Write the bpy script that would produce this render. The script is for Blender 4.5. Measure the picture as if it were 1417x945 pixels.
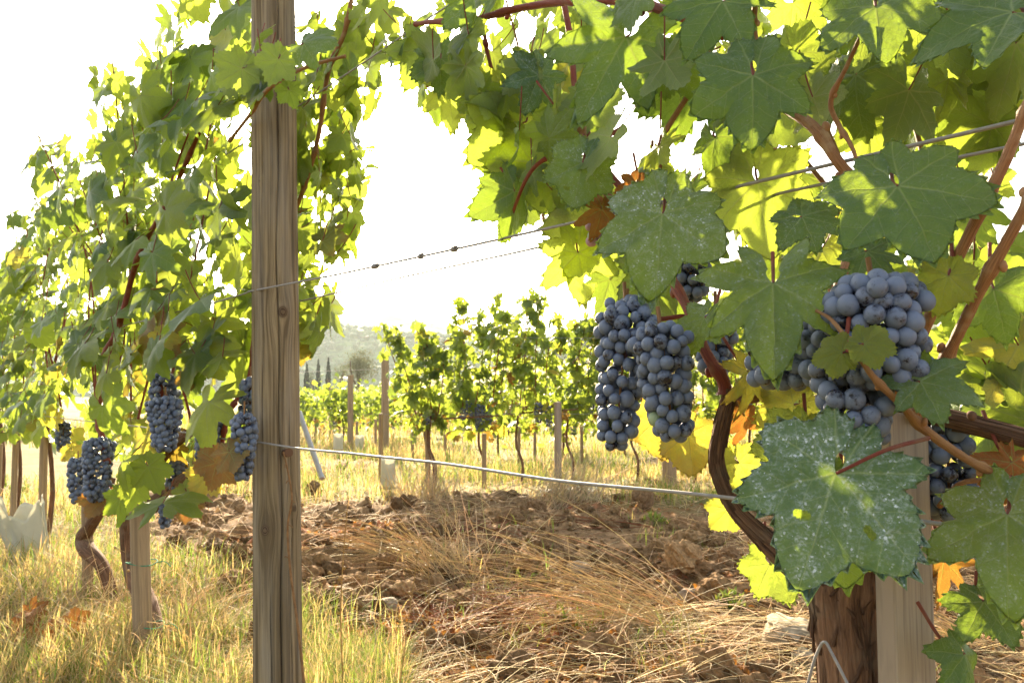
import bpy, math, random
import numpy as np
from mathutils import Vector

# ------------------------------------------------------------------ scene, camera, light
S = bpy.context.scene
for o in list(bpy.data.objects):
    bpy.data.objects.remove(o)
COL = S.collection
R_ = math.radians
random.seed(11)
rng = np.random.default_rng(11)

F_PX, W_PX, H_PX, HORIZON = 1144.0, 1417.0, 945.0, 545.0
CAM_Z = 0.78
PITCH = math.atan((HORIZON - H_PX / 2) / F_PX)
cam_data = bpy.data.cameras.new('camera')
cam = bpy.data.objects.new('camera', cam_data)
COL.objects.link(cam)
cam.location = (0, 0, CAM_Z)
cam.rotation_euler = (R_(90) + PITCH, 0, 0)
cam_data.sensor_width = 36.0
cam_data.lens = 36.0 * F_PX / W_PX
cam_data.clip_start = 0.05
cam_data.clip_end = 6000
cam_data.dof.use_dof = True
cam_data.dof.focus_distance = 0.85
cam_data.dof.aperture_fstop = 26.0
S.camera = cam

SUN_EL, SUN_AZ = 21.0, -12.5            # azimuth from +Y, negative to the left
world = bpy.data.worlds.new('World')
S.world = world
world.use_nodes = True
wn = world.node_tree
wn.nodes.clear()
w_out = wn.nodes.new('ShaderNodeOutputWorld')
w_bg = wn.nodes.new('ShaderNodeBackground')
w_sky = wn.nodes.new('ShaderNodeTexSky')
w_sky.sky_type = 'NISHITA'
w_sky.sun_disc = False
w_sky.sun_elevation = R_(SUN_EL)
w_sky.sun_rotation = R_(SUN_AZ)
w_sky.altitude = 200
w_sky.air_density = 1.0
w_sky.dust_density = 4.0
w_sky.ozone_density = 1.0
w_bg.inputs['Strength'].default_value = 0.092
w_hs = wn.nodes.new('ShaderNodeHueSaturation')          # hazy, less blue sky
w_hs.inputs['Saturation'].default_value = 0.6
wn.links.new(w_sky.outputs[0], w_hs.inputs['Color'])
wn.links.new(w_hs.outputs[0], w_bg.inputs['Color'])
wn.links.new(w_bg.outputs[0], w_out.inputs['Surface'])

sun_data = bpy.data.lights.new('sun', 'SUN')
sun_data.energy = 5.0
sun_data.angle = R_(0.5)
sun_data.color = (1.0, 0.82, 0.57)
sun = bpy.data.objects.new('sun', sun_data)
COL.objects.link(sun)
sd = Vector((math.sin(R_(SUN_AZ)) * math.cos(R_(SUN_EL)), math.cos(R_(SUN_AZ)) * math.cos(R_(SUN_EL)), math.sin(R_(SUN_EL))))
sun.rotation_euler = sd.to_track_quat('Z', 'Y').to_euler()
sun.location = sd * 50

S.view_settings.view_transform = 'Standard'
S.view_settings.look = 'None'
S.view_settings.gamma = 1.0
S.view_settings.use_curve_mapping = False
S.view_settings.exposure = 2.58
S.render.engine = 'CYCLES'
S.cycles.use_denoising = True
S.cycles.max_bounces = 10
S.cycles.diffuse_bounces = 4
S.cycles.transmission_bounces = 6
S.cycles.volume_bounces = 1
S.cycles.transparent_max_bounces = 8
S.cycles.sample_clamp_indirect = 8.0
S.cycles.caustics_reflective = False
S.cycles.caustics_refractive = False

# ------------------------------------------------------------------ pixel <-> place helpers
CP, SP = math.cos(PITCH), math.sin(PITCH)
def ray(px, py):
    a, b = (px - W_PX / 2) / F_PX, (py - H_PX / 2) / F_PX
    return np.array([a, CP + b * SP, SP - b * CP])
CAMP = np.array([0, 0, CAM_Z])
def P(px, py, Y):                                   # point seen at a pixel, at distance Y
    d = ray(px, py)
    return CAMP + d * (Y / d[1])
def proj(p):
    q = np.asarray(p, float) - CAMP
    f = q[..., 1] * CP + q[..., 2] * SP
    u = -q[..., 1] * SP + q[..., 2] * CP
    f = np.where(f < 0.05, 0.05, f)
    return np.stack([W_PX / 2 + F_PX * q[..., 0] / f, H_PX / 2 - F_PX * u / f], -1)
ROW0 = np.array([(385 - 708.5) / F_PX * 1.82, 1.82, 0.0])      # foot of the big post
RDIR = np.array([-0.613, 0.790, 0.0])                          # the row runs away to the left
RNRM = np.array([0.790, 0.613, 0.0])                           # away from the camera, across the row
def row(px, py, off=0.0):                           # point seen at a pixel, on the row's upright plane
    d = ray(px, py)
    k = ((ROW0 + off * RNRM - CAMP) @ RNRM) / (d @ RNRM)
    return CAMP + d * k
def rowst(t, off, z):
    t = np.asarray(t, float)
    return ROW0 + t[..., None] * RDIR + np.asarray(off)[..., None] * RNRM + np.asarray(z)[..., None] * np.array([0, 0, 1.0])
def gnd(px, py):                                    # point on flat ground
    d = ray(px, py)
    return CAMP + d * (-CAM_Z / d[2])

# ------------------------------------------------------------------ noise
def hash2(ix, iy, s):
    n = np.sin(ix * 127.1 + iy * 311.7 + s * 74.7) * 43758.5453
    return n - np.floor(n)
def vnoise(x, y, s=0):
    x, y = np.asarray(x, float), np.asarray(y, float)
    ix, iy = np.floor(x), np.floor(y)
    fx, fy = x - ix, y - iy
    fx, fy = fx * fx * (3 - 2 * fx), fy * fy * (3 - 2 * fy)
    a, b = hash2(ix, iy, s), hash2(ix + 1, iy, s)
    c, d = hash2(ix, iy + 1, s), hash2(ix + 1, iy + 1, s)
    return (a * (1 - fx) + b * fx) * (1 - fy) + (c * (1 - fx) + d * fx) * fy
def fbm(x, y, s=0, o=4):
    r, a, t = 0, 0.5, 0
    for i in range(o):
        r = r + a * vnoise(x * 2 ** i, y * 2 ** i, s + i * 3.7)
        t += a
        a *= 0.5
    return r / t
def sst(a, b, x):
    t = np.clip((x - a) / (b - a), 0, 1)
    return t * t * (3 - 2 * t)

# ------------------------------------------------------------------ mesh accumulator
class MB:
    def __init__(self):
        self.v, self.uv, self.t, self.f, self.m, self.n = [], [], [], [], [], 0
    def add(self, v, faces, uv=None, tint=None, mat=0):
        """v (n,3); faces: list of int arrays (k,3)/(k,4); tint (n,4) or 4 values"""
        v = np.asarray(v, float).reshape(-1, 3)
        n = len(v)
        self.v.append(v)
        self.uv.append(np.zeros((n, 2)) if uv is None else np.asarray(uv, float).reshape(-1, 2))
        self.t.append(np.broadcast_to(np.asarray((0.5, 0, 0, 0) if tint is None else tint, float), (n, 4)))
        for fa in (faces if isinstance(faces, (list, tuple)) else [faces]):
            fa = np.asarray(fa, int)
            if len(fa):
                self.f.append(fa + self.n)
                self.m.append(np.full(len(fa), mat))
        self.n += n
    def mesh(self, name, mats, origin=(0, 0, 0), smooth=True):
        V = np.concatenate(self.v) - np.asarray(origin, float)
        UV, T = np.concatenate(self.uv), np.concatenate(self.t)
        L = np.concatenate([f.ravel() for f in self.f])
        tot = np.concatenate([np.full(len(f), f.shape[1]) for f in self.f])
        st = np.concatenate([[0], np.cumsum(tot)[:-1]])
        me = bpy.data.meshes.new(name)
        me.vertices.add(len(V)); me.vertices.foreach_set('co', V.ravel())
        me.loops.add(len(L)); me.loops.foreach_set('vertex_index', L.astype(np.int32))
        me.polygons.add(len(tot)); me.polygons.foreach_set('loop_start', st.astype(np.int32))
        me.polygons.foreach_set('material_index', np.concatenate(self.m).astype(np.int32))
        me.polygons.foreach_set('use_smooth', np.full(len(tot), smooth))
        me.update(calc_edges=True)
        uvl = me.uv_layers.new(name='UVMap')
        uvl.data.foreach_set('uv', UV[L].ravel())
        at = me.attributes.new('tint', 'FLOAT_COLOR', 'POINT')
        at.data.foreach_set('color', T.ravel())
        for m in mats if isinstance(mats, (list, tuple)) else [mats]:
            me.materials.append(m)
        me.validate()
        return me
    def build(self, name, mats, parent=None, origin=None, smooth=True):
        base = wloc(parent) if parent is not None else np.zeros(3)
        org = np.asarray(origin, float) if origin is not None else base
        me = self.mesh(name, mats, org, smooth)
        o = bpy.data.objects.new(name, me)
        COL.objects.link(o)
        if parent is not None:
            o.parent = parent
        o.location = org - base
        return o
def wloc(o):
    p = np.zeros(3)
    while o is not None:
        p += np.array(o.location)
        o = o.parent
    return p
def thing(name, label, cat, loc=(0, 0, 0), group=None):
    o = bpy.data.objects.new(name, None)
    COL.objects.link(o)
    o.empty_display_size = 0.1
    o.location = loc
    tag(o, label, cat, group)
    return o
def tag(o, label=None, cat=None, group=None, kind=None):
    if label: o['label'] = label
    if cat: o['category'] = cat
    if group: o['group'] = group
    if kind: o['kind'] = kind
    return o

def unit(v):
    return v / np.maximum(np.linalg.norm(v, axis=-1, keepdims=True), 1e-9)
def grid_faces(r, c, closed=False):
    i = np.arange(r - 1)[:, None] * c
    j = np.arange(c if closed else c - 1)[None, :]
    a = i + j
    b = i + (j + 1) % c
    return np.stack([a, b, b + c, a + c], -1).reshape(-1, 4)
def spline(pts, n):                                  # Catmull-Rom through rows of any width
    pts = np.asarray(pts, float)
    k = len(pts)
    if k == 2:
        u = np.linspace(0, 1, n)[:, None]
        return pts[0] * (1 - u) + pts[1] * u
    ext = np.vstack([2 * pts[0] - pts[1], pts, 2 * pts[-1] - pts[-2]])
    u = np.linspace(0, k - 1 - 1e-6, n)
    i = u.astype(int)
    f = (u - i)[:, None]
    p0, p1, p2, p3 = ext[i], ext[i + 1], ext[i + 2], ext[i + 3]
    return 0.5 * (2 * p1 + (p2 - p0) * f + (2 * p0 - 5 * p1 + 4 * p2 - p3) * f ** 2 + (3 * p1 - p0 - 3 * p2 + p3) * f ** 3)
def tubes(mb, Pts, Rad, sides=6, tint=None, mat=0, rough=0.0, uvs=None, cap=False):
    """Pts (N,K,3), Rad (N,K) -> swept tubes"""
    Pts = np.asarray(Pts, float)
    if Pts.ndim == 2:
        Pts = Pts[None]
    N, K = Pts.shape[:2]
    Rad = np.broadcast_to(np.asarray(Rad, float), (N, K))
    T = unit(np.gradient(Pts, axis=1))
    ref = np.where(np.abs(T[:, 0, 2:3]) > 0.9, np.array([[1.0, 0, 0]]), np.array([[0, 0, 1.0]]))
    A = np.zeros_like(Pts)
    a = unit(np.cross(T[:, 0], ref))
    for k in range(K):
        a = unit(a - (a * T[:, k]).sum(-1, keepdims=True) * T[:, k])
        A[:, k] = a
    B = np.cross(T, A)
    th = np.linspace(0, 2 * np.pi, sides, endpoint=False)
    rr = Rad[:, :, None] * np.ones(sides)
    if rough:
        rr = rr * (1 + rough * (rng.random((N, K, sides)) - 0.5) * 2)
    V = Pts[:, :, None] + rr[..., None] * (np.cos(th)[:, None] * A[:, :, None] + np.sin(th)[:, None] * B[:, :, None])
    fa = grid_faces(K, sides, True)
    F = (fa[None] + (np.arange(N) * K * sides)[:, None, None]).reshape(-1, 4)
    seg = np.concatenate([np.zeros((N, 1)), np.cumsum(np.linalg.norm(np.diff(Pts, axis=1), axis=-1), 1)], 1)
    uv = np.stack(np.broadcast_arrays((th / (2 * np.pi))[None, None, :], seg[:, :, None]), -1)
    tt = tint
    if tint is not None:
        tint = np.asarray(tint, float)
        if tint.ndim == 2 and len(tint) == N:
            tt = np.repeat(tint, K * sides, 0)
    mb.add(V.reshape(-1, 3), [F], uv.reshape(-1, 2), tt, mat)
    if cap:
        for n in range(N):
            for k, flip in ((0, True), (K - 1, False)):
                ring = V[n, k]
                vv = np.vstack([ring, Pts[n, k][None]])
                ii = np.arange(sides)
                f = np.stack([ii, (ii + 1) % sides, np.full(sides, sides)], -1)
                mb.add(vv, [f[:, ::-1] if flip else f], None, (tint if (tint is not None and tint.ndim == 1) else None), mat)
def box(mb, c, s, mat=0, tint=None, bev=0.0, rot=None):
    c, s = np.asarray(c, float), np.asarray(s, float) / 2
    b = bev
    v = []
    for k in range(3):
        for sx in (-1, 1):
            for sy in (-1, 1):
                for sz in (-1, 1):
                    q = np.array([sx, sy, sz]) * (s - b)
                    q[k] = np.array([sx, sy, sz])[k] * s[k]
                    v.append(q)
    import bmesh
    bm = bmesh.new()
    for q in v:
        bm.verts.new(q)
    bmesh.ops.convex_hull(bm, input=bm.verts)
    bmesh.ops.recalc_face_normals(bm, faces=bm.faces)
    bm.verts.ensure_lookup_table(); bm.verts.index_update()
    vs = np.array([q.co[:] for q in bm.verts])
    tri = np.array([[q.index for q in f.verts] for f in bm.faces if len(f.verts) == 3]).reshape(-1, 3)
    qd = np.array([[q.index for q in f.verts] for f in bm.faces if len(f.verts) == 4]).reshape(-1, 4)
    bm.free()
    if rot is not None:
        vs = vs @ np.asarray(rot).T
    mb.add(vs + c, [f for f in (tri, qd) if len(f)], vs[:, [0, 2]], tint, mat)

# ------------------------------------------------------------------ materials
class NT:
    def __init__(self, name):
        self.m = bpy.data.materials.new(name)
        self.m.use_nodes = True
        self.t = self.m.node_tree
        self.t.nodes.clear()
        self.out = self.t.nodes.new('ShaderNodeOutputMaterial')
    def put(self, sock, val):
        if isinstance(val, bpy.types.NodeSocket):
            self.t.links.new(val, sock)
        elif val is not None:
            try:
                sock.default_value = val
            except Exception:
                sock.default_value = (*val, 1.0)
    def nd(self, typ, ins=None, **props):
        n = self.t.nodes.new(typ)
        for k, v in props.items():
            setattr(n, k, v)
        for k, v in (ins or {}).items():
            self.put(n.inputs[k], v)
        return n
    def M(self, op, a, b=None, c=None, clamp=False):
        n = self.t.nodes.new('ShaderNodeMath')
        n.operation = op
        n.use_clamp = clamp
        for i, v in enumerate((a, b, c)):
            if v is not None:
                self.put(n.inputs[i], v)
        return n.outputs[0]
    def mix(self, f, a, b, mode='MIX'):
        n = self.t.nodes.new('ShaderNodeMix')
        n.data_type = 'RGBA'
        n.blend_type = mode
        n.clamp_factor = True
        self.put(n.inputs[0], f); self.put(n.inputs[6], a); self.put(n.inputs[7], b)
        return n.outputs[2]
    def rng(self, v, a, b, c=0.0, d=1.0, smooth=False):
        n = self.nd('ShaderNodeMapRange', {0: v, 1: a, 2: b, 3: c, 4: d})
        if smooth:
            n.interpolation_type = 'SMOOTHSTEP'
        return n.outputs[0]
    def noise(self, vec, scale, detail=3.0, rough=0.55, dist=0.0):
        n = self.nd('ShaderNodeTexNoise', {'Vector': vec, 'Scale': scale, 'Detail': detail, 'Roughness': rough, 'Distortion': dist})
        return n.outputs['Fac']
    def vscale(self, vec, s):
        return self.nd('ShaderNodeVectorMath', {0: vec, 1: s}, operation='MULTIPLY').outputs[0]
    def tint(self):
        a = self.nd('ShaderNodeAttribute', attribute_name='tint')
        s = self.nd('ShaderNodeSeparateColor', {0: a.outputs['Color']})
        return a.outputs['Color'], s.outputs[0], s.outputs[1], s.outputs[2], a.outputs['Alpha']
    def obj(self):
        return self.nd('ShaderNodeTexCoord').outputs['Object']
    def geo_pos(self):
        return self.nd('ShaderNodeNewGeometry').outputs['Position']
    def uv(self):
        return self.nd('ShaderNodeUVMap', uv_map='UVMap').outputs[0]
    def bump(self, h, strength=0.5, dist=0.002, nrm=None):
        return self.nd('ShaderNodeBump', {'Height': h, 'Strength': strength, 'Distance': dist, 'Normal': nrm}).outputs[0]
    def pbr(self, color, rough=0.7, nrm=None, spec=0.35, **kw):
        ins = {'Base Color': color, 'Roughness': rough, 'Specular IOR Level': spec}
        if nrm is not None:
            ins['Normal'] = nrm
        ins.update(kw)
        return self.nd('ShaderNodeBsdfPrincipled', ins).outputs[0]
    def fin(self, sh):
        self.t.links.new(sh, self.out.inputs['Surface'])
        return self.m

def mat_leaf():
    n = NT('vine_leaf')
    _, rnd, yel, spot, brn = n.tint()
    uv = n.uv()
    dn = n.nd('ShaderNodeTexNoise', {'Vector': uv, 'Scale': 3.0, 'Detail': 2.0}).outputs['Color']
    dv = n.nd('ShaderNodeVectorMath', {0: dn, 1: (0.5, 0.5, 0.5)}, operation='SUBTRACT').outputs[0]
    uvd = n.nd('ShaderNodeVectorMath', {0: dv, 1: (0.07, 0.07, 0.0), 2: uv}, operation='MULTIPLY_ADD').outputs[0]
    sp = n.nd('ShaderNodeSeparateXYZ', {0: uvd})
    x, y = sp.outputs[0], sp.outputs[1]
    th = n.M('ARCTAN2', x, y)
    q = n.M('DIVIDE', th, 0.95)
    f = n.M('MULTIPLY', n.M('ABSOLUTE', n.M('SUBTRACT', q, n.M('ROUND', q))), 0.95)
    r = n.M('SQRT', n.M('ADD', n.M('MULTIPLY', x, x), n.M('MULTIPLY', y, y)))
    u = n.M('MULTIPLY', r, n.M('COSINE', f))
    v = n.M('MULTIPLY', r, n.M('SINE', f))
    w = n.M('MAXIMUM', n.M('MULTIPLY', n.M('SUBTRACT', 1.1, u), 0.020), 0.006)
    m1 = n.M('SUBTRACT', 1.0, n.M('DIVIDE', v, w), clamp=True)
    pp = n.M('DIVIDE', n.M('SUBTRACT', u, n.M('MULTIPLY', v, 0.8)), 0.19)
    d2 = n.M('MULTIPLY', n.M('ABSOLUTE', n.M('SUBTRACT', pp, n.M('ROUND', pp))), 0.19)
    m2 = n.M('MULTIPLY', n.M('SUBTRACT', 1.0, n.M('DIVIDE', d2, 0.010), clamp=True), n.rng(u, 0.10, 0.17, 0.0, 0.6))
    vo = n.nd('ShaderNodeTexVoronoi', {'Vector': uv, 'Scale': 17.0}, feature='DISTANCE_TO_EDGE').outputs['Distance']
    m3 = n.M('SUBTRACT', 1.0, n.M('DIVIDE', vo, 0.09), clamp=True)
    vein = n.M('MAXIMUM', m1, m2)
    blot = n.noise(uv, 4.0, 4.0)
    top = n.mix(rnd, (0.018, 0.055, 0.020, 1), (0.036, 0.090, 0.020, 1))
    top = n.mix(n.M('MULTIPLY', blot, 0.5), top, (0.026, 0.076, 0.016, 1))
    ymask = n.M('MULTIPLY', yel, n.rng(blot, 0.3, 0.62, 0.45, 1.0), clamp=True)
    top = n.mix(ymask, top, (0.46, 0.34, 0.035, 1))
    edge = n.M('MULTIPLY', n.rng(n.M('ADD', r, n.M('MULTIPLY', blot, 0.6)), 0.75, 1.15), brn, clamp=True)
    edge = n.M('MAXIMUM', edge, n.M('SUBTRACT', n.M('MULTIPLY', brn, 2.0), 1.0, clamp=True))
    top = n.mix(edge, top, n.mix(blot, (0.30, 0.085, 0.025, 1), (0.20, 0.10, 0.035, 1)))
    top = n.mix(n.M('MULTIPLY', vein, 0.7), top, (0.20, 0.26, 0.09, 1))
    top = n.mix(n.M('MULTIPLY', m3, 0.20), top, (0.16, 0.22, 0.075, 1))
    # dried spray residue
    s1 = n.nd('ShaderNodeTexVoronoi', {'Vector': uv, 'Scale': 19.0, 'Randomness': 1.0}).outputs['Distance']
    s2 = n.noise(uv, 9.0, 5.0, 0.7)
    s3 = n.noise(uv, 38.0, 3.0, 0.6)
    sz = n.rng(s2, 0.3, 0.7, 0.06, 0.42)
    dots = n.M('LESS_THAN', s1, n.M('MULTIPLY', sz, n.rng(s3, 0.4, 0.6, 0.3, 1.0)))
    film = n.M('MULTIPLY', n.rng(s2, 0.42, 0.72), n.rng(s3, 0.42, 0.6))
    lf = n.rng(n.noise(uv, 2.3, 2.0), 0.36, 0.62, 0.25, 1.1)
    spot = n.M('MULTIPLY', spot, n.M('MAXIMUM', lf, n.M('MULTIPLY', vein, 0.8)))
    dust = n.M('MULTIPLY', n.M('MAXIMUM', n.M('MULTIPLY', dots, 0.8), n.M('MULTIPLY', film, 0.75)), spot, clamp=True)
    back_f = n.nd('ShaderNodeNewGeometry').outputs['Backfacing']
    topd = n.mix(dust, top, (0.60, 0.63, 0.58, 1))
    topd = n.mix(n.M('MULTIPLY', spot, 0.16), topd, (0.22, 0.27, 0.24, 1))
    und = n.mix(0.55, top, (0.165, 0.20, 0.085, 1))
    und = n.mix(n.M('MULTIPLY', vein, 0.6), und, (0.28, 0.28, 0.11, 1))
    col = n.mix(back_f, topd, und)
    tr = n.mix(rnd, (0.30, 0.47, 0.035, 1), (0.52, 0.62, 0.060, 1))
    tr = n.mix(ymask, tr, (0.70, 0.49, 0.05, 1))
    tr = n.mix(edge, tr, (0.34, 0.085, 0.02, 1))
    tr = n.mix(n.M('MULTIPLY', vein, 0.6), tr, (0.26, 0.27, 0.05, 1))
    tr = n.mix(n.M('MULTIPLY', n.M('ADD', n.M('MULTIPLY', m3, 0.30), n.M('MULTIPLY', blot, 0.35)), 0.9), tr, (0.24, 0.30, 0.03, 1))
    h = n.M('ADD', n.M('MULTIPLY', n.M('ADD', n.M('MULTIPLY', vein, -1.0), n.M('MULTIPLY', m3, -0.35)), 0.8), n.M('MULTIPLY', n.noise(uv, 14.0, 3.0), 0.8))
    nrm = n.bump(n.M('MULTIPLY', h, n.rng(r, 0.05, 0.2)), 0.5, 0.0014)
    rough = n.M('ADD', 0.46, n.M('MULTIPLY', n.M('MAXIMUM', dust, edge), 0.42), clamp=True)
    a = n.pbr(col, rough, nrm, 0.27)
    b = n.nd('ShaderNodeBsdfTranslucent', {'Color': tr, 'Normal': nrm}).outputs[0]
    fac = n.M('SUBTRACT', n.M('ADD', n.M('MAXIMUM', n.rng(rnd, 0.0, 1.0, 0.22, 0.58), n.M('MULTIPLY', yel, 0.5)), 0.0), n.M('MULTIPLY', dust, 0.3))
    return n.fin(n.nd('ShaderNodeMixShader', {0: fac, 1: a, 2: b}).outputs[0])

def mat_tinted(name, rough=0.8, transl=0.0, spec=0.25, var=0.25, scale=60.0, bump=0.0):
    """base colour straight from the mesh's own tint, with grain"""
    n = NT(name)
    c, *_ = n.tint()
    k = n.noise(n.geo_pos(), scale, 4.0)
    col = n.mix(1.0, c, n.nd('ShaderNodeCombineColor', {0: n.rng(k, 0.3, 0.7, 1 - var, 1 + var), 1: n.rng(k, 0.3, 0.7, 1 - var, 1 + var), 2: n.rng(k, 0.3, 0.7, 1 - var, 1 + var)}).outputs[0], 'MULTIPLY')
    nrm = n.bump(k, bump, 0.004) if bump else None
    a = n.pbr(col, rough, nrm, spec)
    if transl:
        b = n.nd('ShaderNodeBsdfTranslucent', {'Color': col}).outputs[0]
        a = n.nd('ShaderNodeMixShader', {0: transl, 1: a, 2: b}).outputs[0]
    return n.fin(a)

def mat_cane(name, c1, c2, c3):
    n = NT(name)
    uv = n.uv()
    st = n.vscale(uv, (14.0, 9.0, 1.0))
    a = n.noise(st, 4.0, 4.0, 0.6)
    b = n.noise(n.geo_pos(), 45.0, 3.0)
    col = n.mix(n.rng(a, 0.38, 0.60), c1, c2)
    col = n.mix(n.rng(b, 0.52, 0.72), col, c3)
    nrm = n.bump(n.M('ADD', a, n.M('MULTIPLY', b, 0.5)), 0.7, 0.002)
    return n.fin(n.pbr(col, 0.62, nrm, 0.3))

def mat_bark(name, dark, light):
    n = NT(name)
    uv = n.uv()
    a = n.noise(n.vscale(uv, (26.0, 14.0, 1.0)), 1.0, 6.0, 0.65, 0.6)
    b = n.noise(n.vscale(uv, (70.0, 20.0, 1.0)), 1.0, 4.0, 0.6)
    k = n.M('ADD', n.M('MULTIPLY', a, 0.65), n.M('MULTIPLY', b, 0.35))
    col = n.mix(n.rng(k, 0.36, 0.64), dark, light)
    col = n.mix(n.rng(n.noise(n.geo_pos(), 22.0, 3.0), 0.52, 0.75), col, (0.16, 0.115, 0.075, 1))
    nrm = n.bump(k, 0.9, 0.006)
    return n.fin(n.pbr(col, 0.9, nrm, 0.2))

def mat_wood(name, c_dark, c_mid, c_light, fine=1.0, gray=0.35):
    """weathered timber: uv.x = position across the grain in metres, uv.y = height; tint r = knot, g = crack"""
    n = NT(name)
    _, kn, ck, st, _a = n.tint()
    uv = n.uv()
    a = n.noise(n.vscale(uv, (150.0 * fine, 3.2, 1.0)), 1.0, 5.0, 0.6, 0.5)
    b = n.noise(n.vscale(uv, (520.0 * fine, 9.0, 1.0)), 1.0, 3.0, 0.6)
    c = n.noise(n.vscale(uv, (28.0, 3.0, 1.0)), 1.0, 3.0, 0.5)
    col = n.mix(n.rng(a, 0.38, 0.60), c_mid, c_light)
    col = n.mix(n.M('MULTIPLY', n.rng(b, 0.52, 0.72), 0.55), col, c_dark)
    col = n.mix(n.M('MULTIPLY', n.rng(c, 0.45, 0.7), gray), col, (0.25, 0.235, 0.215, 1))
    rings = n.M('SINE', n.M('MULTIPLY', kn, 34.0))
    kcol = n.mix(n.rng(rings, -1.0, 1.0), (0.05, 0.032, 0.020, 1), (0.13, 0.085, 0.050, 1))
    col = n.mix(n.rng(kn, 0.45, 0.75), col, kcol)
    col = n.mix(n.M('MULTIPLY', st, n.rng(a, 0.3, 0.7, 0.45, 1.0)), col, c_dark)
    col = n.mix(ck, col, (0.025, 0.018, 0.012, 1))
    h = n.M('ADD', n.M('MULTIPLY', a, 0.6), n.M('MULTIPLY', b, 0.5))
    return n.fin(n.pbr(col, 0.85, n.bump(h, 0.5, 0.0016), 0.2))

def mat_grape(name, skin, bloom, fresh=0.0):
    n = NT(name)
    _, rnd, g, pk, _a = n.tint()
    ob = n.nd('ShaderNodeObjectInfo').outputs['Random']
    pos = n.geo_pos()
    r2 = n.M('FRACT', n.M('ADD', rnd, ob))
    a = n.noise(pos, 95.0, 4.0, 0.6)
    b = n.noise(pos, 420.0, 3.0, 0.6)
    k = n.M('ADD', n.M('MULTIPLY', a, 0.75), n.M('MULTIPLY', b, 0.25))
    lo = n.rng(r2, 0.0, 1.0, 0.22, 0.45)
    m = n.M('MULTIPLY', n.rng(n.M('SUBTRACT', k, lo), 0.0, 0.12), n.rng(r2, 0, 1, 0.97, 0.82))
    col = n.mix(m, skin, bloom)
    col = n.mix(g, col, n.mix(m, (0.13, 0.17, 0.035, 1), (0.24, 0.29, 0.16, 1)))
    col = n.mix(pk, col, n.mix(m, (0.22, 0.06, 0.07, 1), (0.34, 0.20, 0.21, 1)))
    rough = n.rng(m, 0, 1, 0.22, 0.58)
    return n.fin(n.pbr(col, rough, n.bump(k, 0.12, 0.001), 0.45, **{'Subsurface Weight': 0.0}))

def mat_metal():
    n = NT('galvanised_wire')
    k = n.noise(n.geo_pos(), 130.0, 3.0)
    col = n.mix(k, (0.16, 0.14, 0.13, 1), (0.30, 0.28, 0.26, 1))
    return n.fin(n.pbr(col, 0.6, None, 0.4, Metallic=0.2))
def mat_plain(name, c, rough=0.7, transl=0.0, var=0.2, scale=30.0, alpha=None):
    n = NT(name)
    k = n.noise(n.geo_pos(), scale, 4.0)
    c = np.array(c[:3])
    col = n.mix(k, (*(c * (1 - var)), 1), (*np.minimum(c * (1 + var), 1), 1))
    a = n.pbr(col, rough, n.bump(k, 0.3, 0.003), 0.3)
    if transl:
        b = n.nd('ShaderNodeBsdfTranslucent', {'Color': col}).outputs[0]
        a = n.nd('ShaderNodeMixShader', {0: transl, 1: a, 2: b}).outputs[0]
    return n.fin(a)
def mat_ground():
    n = NT('vineyard_ground')
    _, soil, far, red, _a = n.tint()
    pos = n.geo_pos()
    a = n.noise(pos, 3.0, 6.0, 0.6)
    b = n.noise(pos, 28.0, 5.0, 0.65)
    c = n.noise(pos, 160.0, 3.0, 0.6)
    s = n.mix(n.rng(b, 0.3, 0.7), (0.075, 0.040, 0.018, 1), (0.27, 0.160, 0.072, 1))
    s = n.mix(n.M('MULTIPLY', n.rng(c, 0.5, 0.75), 0.5), s, (0.42, 0.29, 0.15, 1))
    s = n.mix(n.M('MULTIPLY', red, n.rng(b, 0.4, 0.65)), s, (0.28, 0.080, 0.032, 1))
    g = n.mix(n.rng(a, 0.35, 0.65), (0.10, 0.105, 0.030, 1), (0.30, 0.225, 0.085, 1))
    g = n.mix(n.rng(b, 0.45, 0.75), g, (0.085, 0.065, 0.030, 1))
    f = n.mix(n.rng(n.noise(pos, 0.25, 5.0), 0.4, 0.62), (0.34, 0.25, 0.075, 1), (0.13, 0.135, 0.04, 1))
    col = n.mix(soil, g, s)
    col = n.mix(far, col, f)
    h = n.M('ADD', n.M('MULTIPLY', b, 0.6), n.M('MULTIPLY', c, 0.4))
    return n.fin(n.pbr(col, 0.95, n.bump(h, 0.8, 0.012), 0.1))
def mat_hill():
    n = NT('wooded_hill')
    pos = n.geo_pos()
    a = n.noise(pos, 0.012, 5.0, 0.6)
    b = n.noise(pos, 0.15, 4.0, 0.6)
    col = n.mix(n.rng(b, 0.35, 0.65), (0.030, 0.070, 0.026, 1), (0.080, 0.140, 0.042, 1))
    col = n.mix(n.rng(a, 0.54, 0.60), col, (0.22, 0.19, 0.08, 1))
    return n.fin(n.pbr(col, 0.95, None, 0.1))
def mat_haze(d):
    n = NT('thin_haze')
    v = n.nd('ShaderNodeVolumePrincipled', {'Color': (0.88, 0.97, 0.98, 1), 'Density': d, 'Anisotropy': 0.2})
    n.t.links.new(v.outputs[0], n.out.inputs['Volume'])
    return n.m

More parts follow.
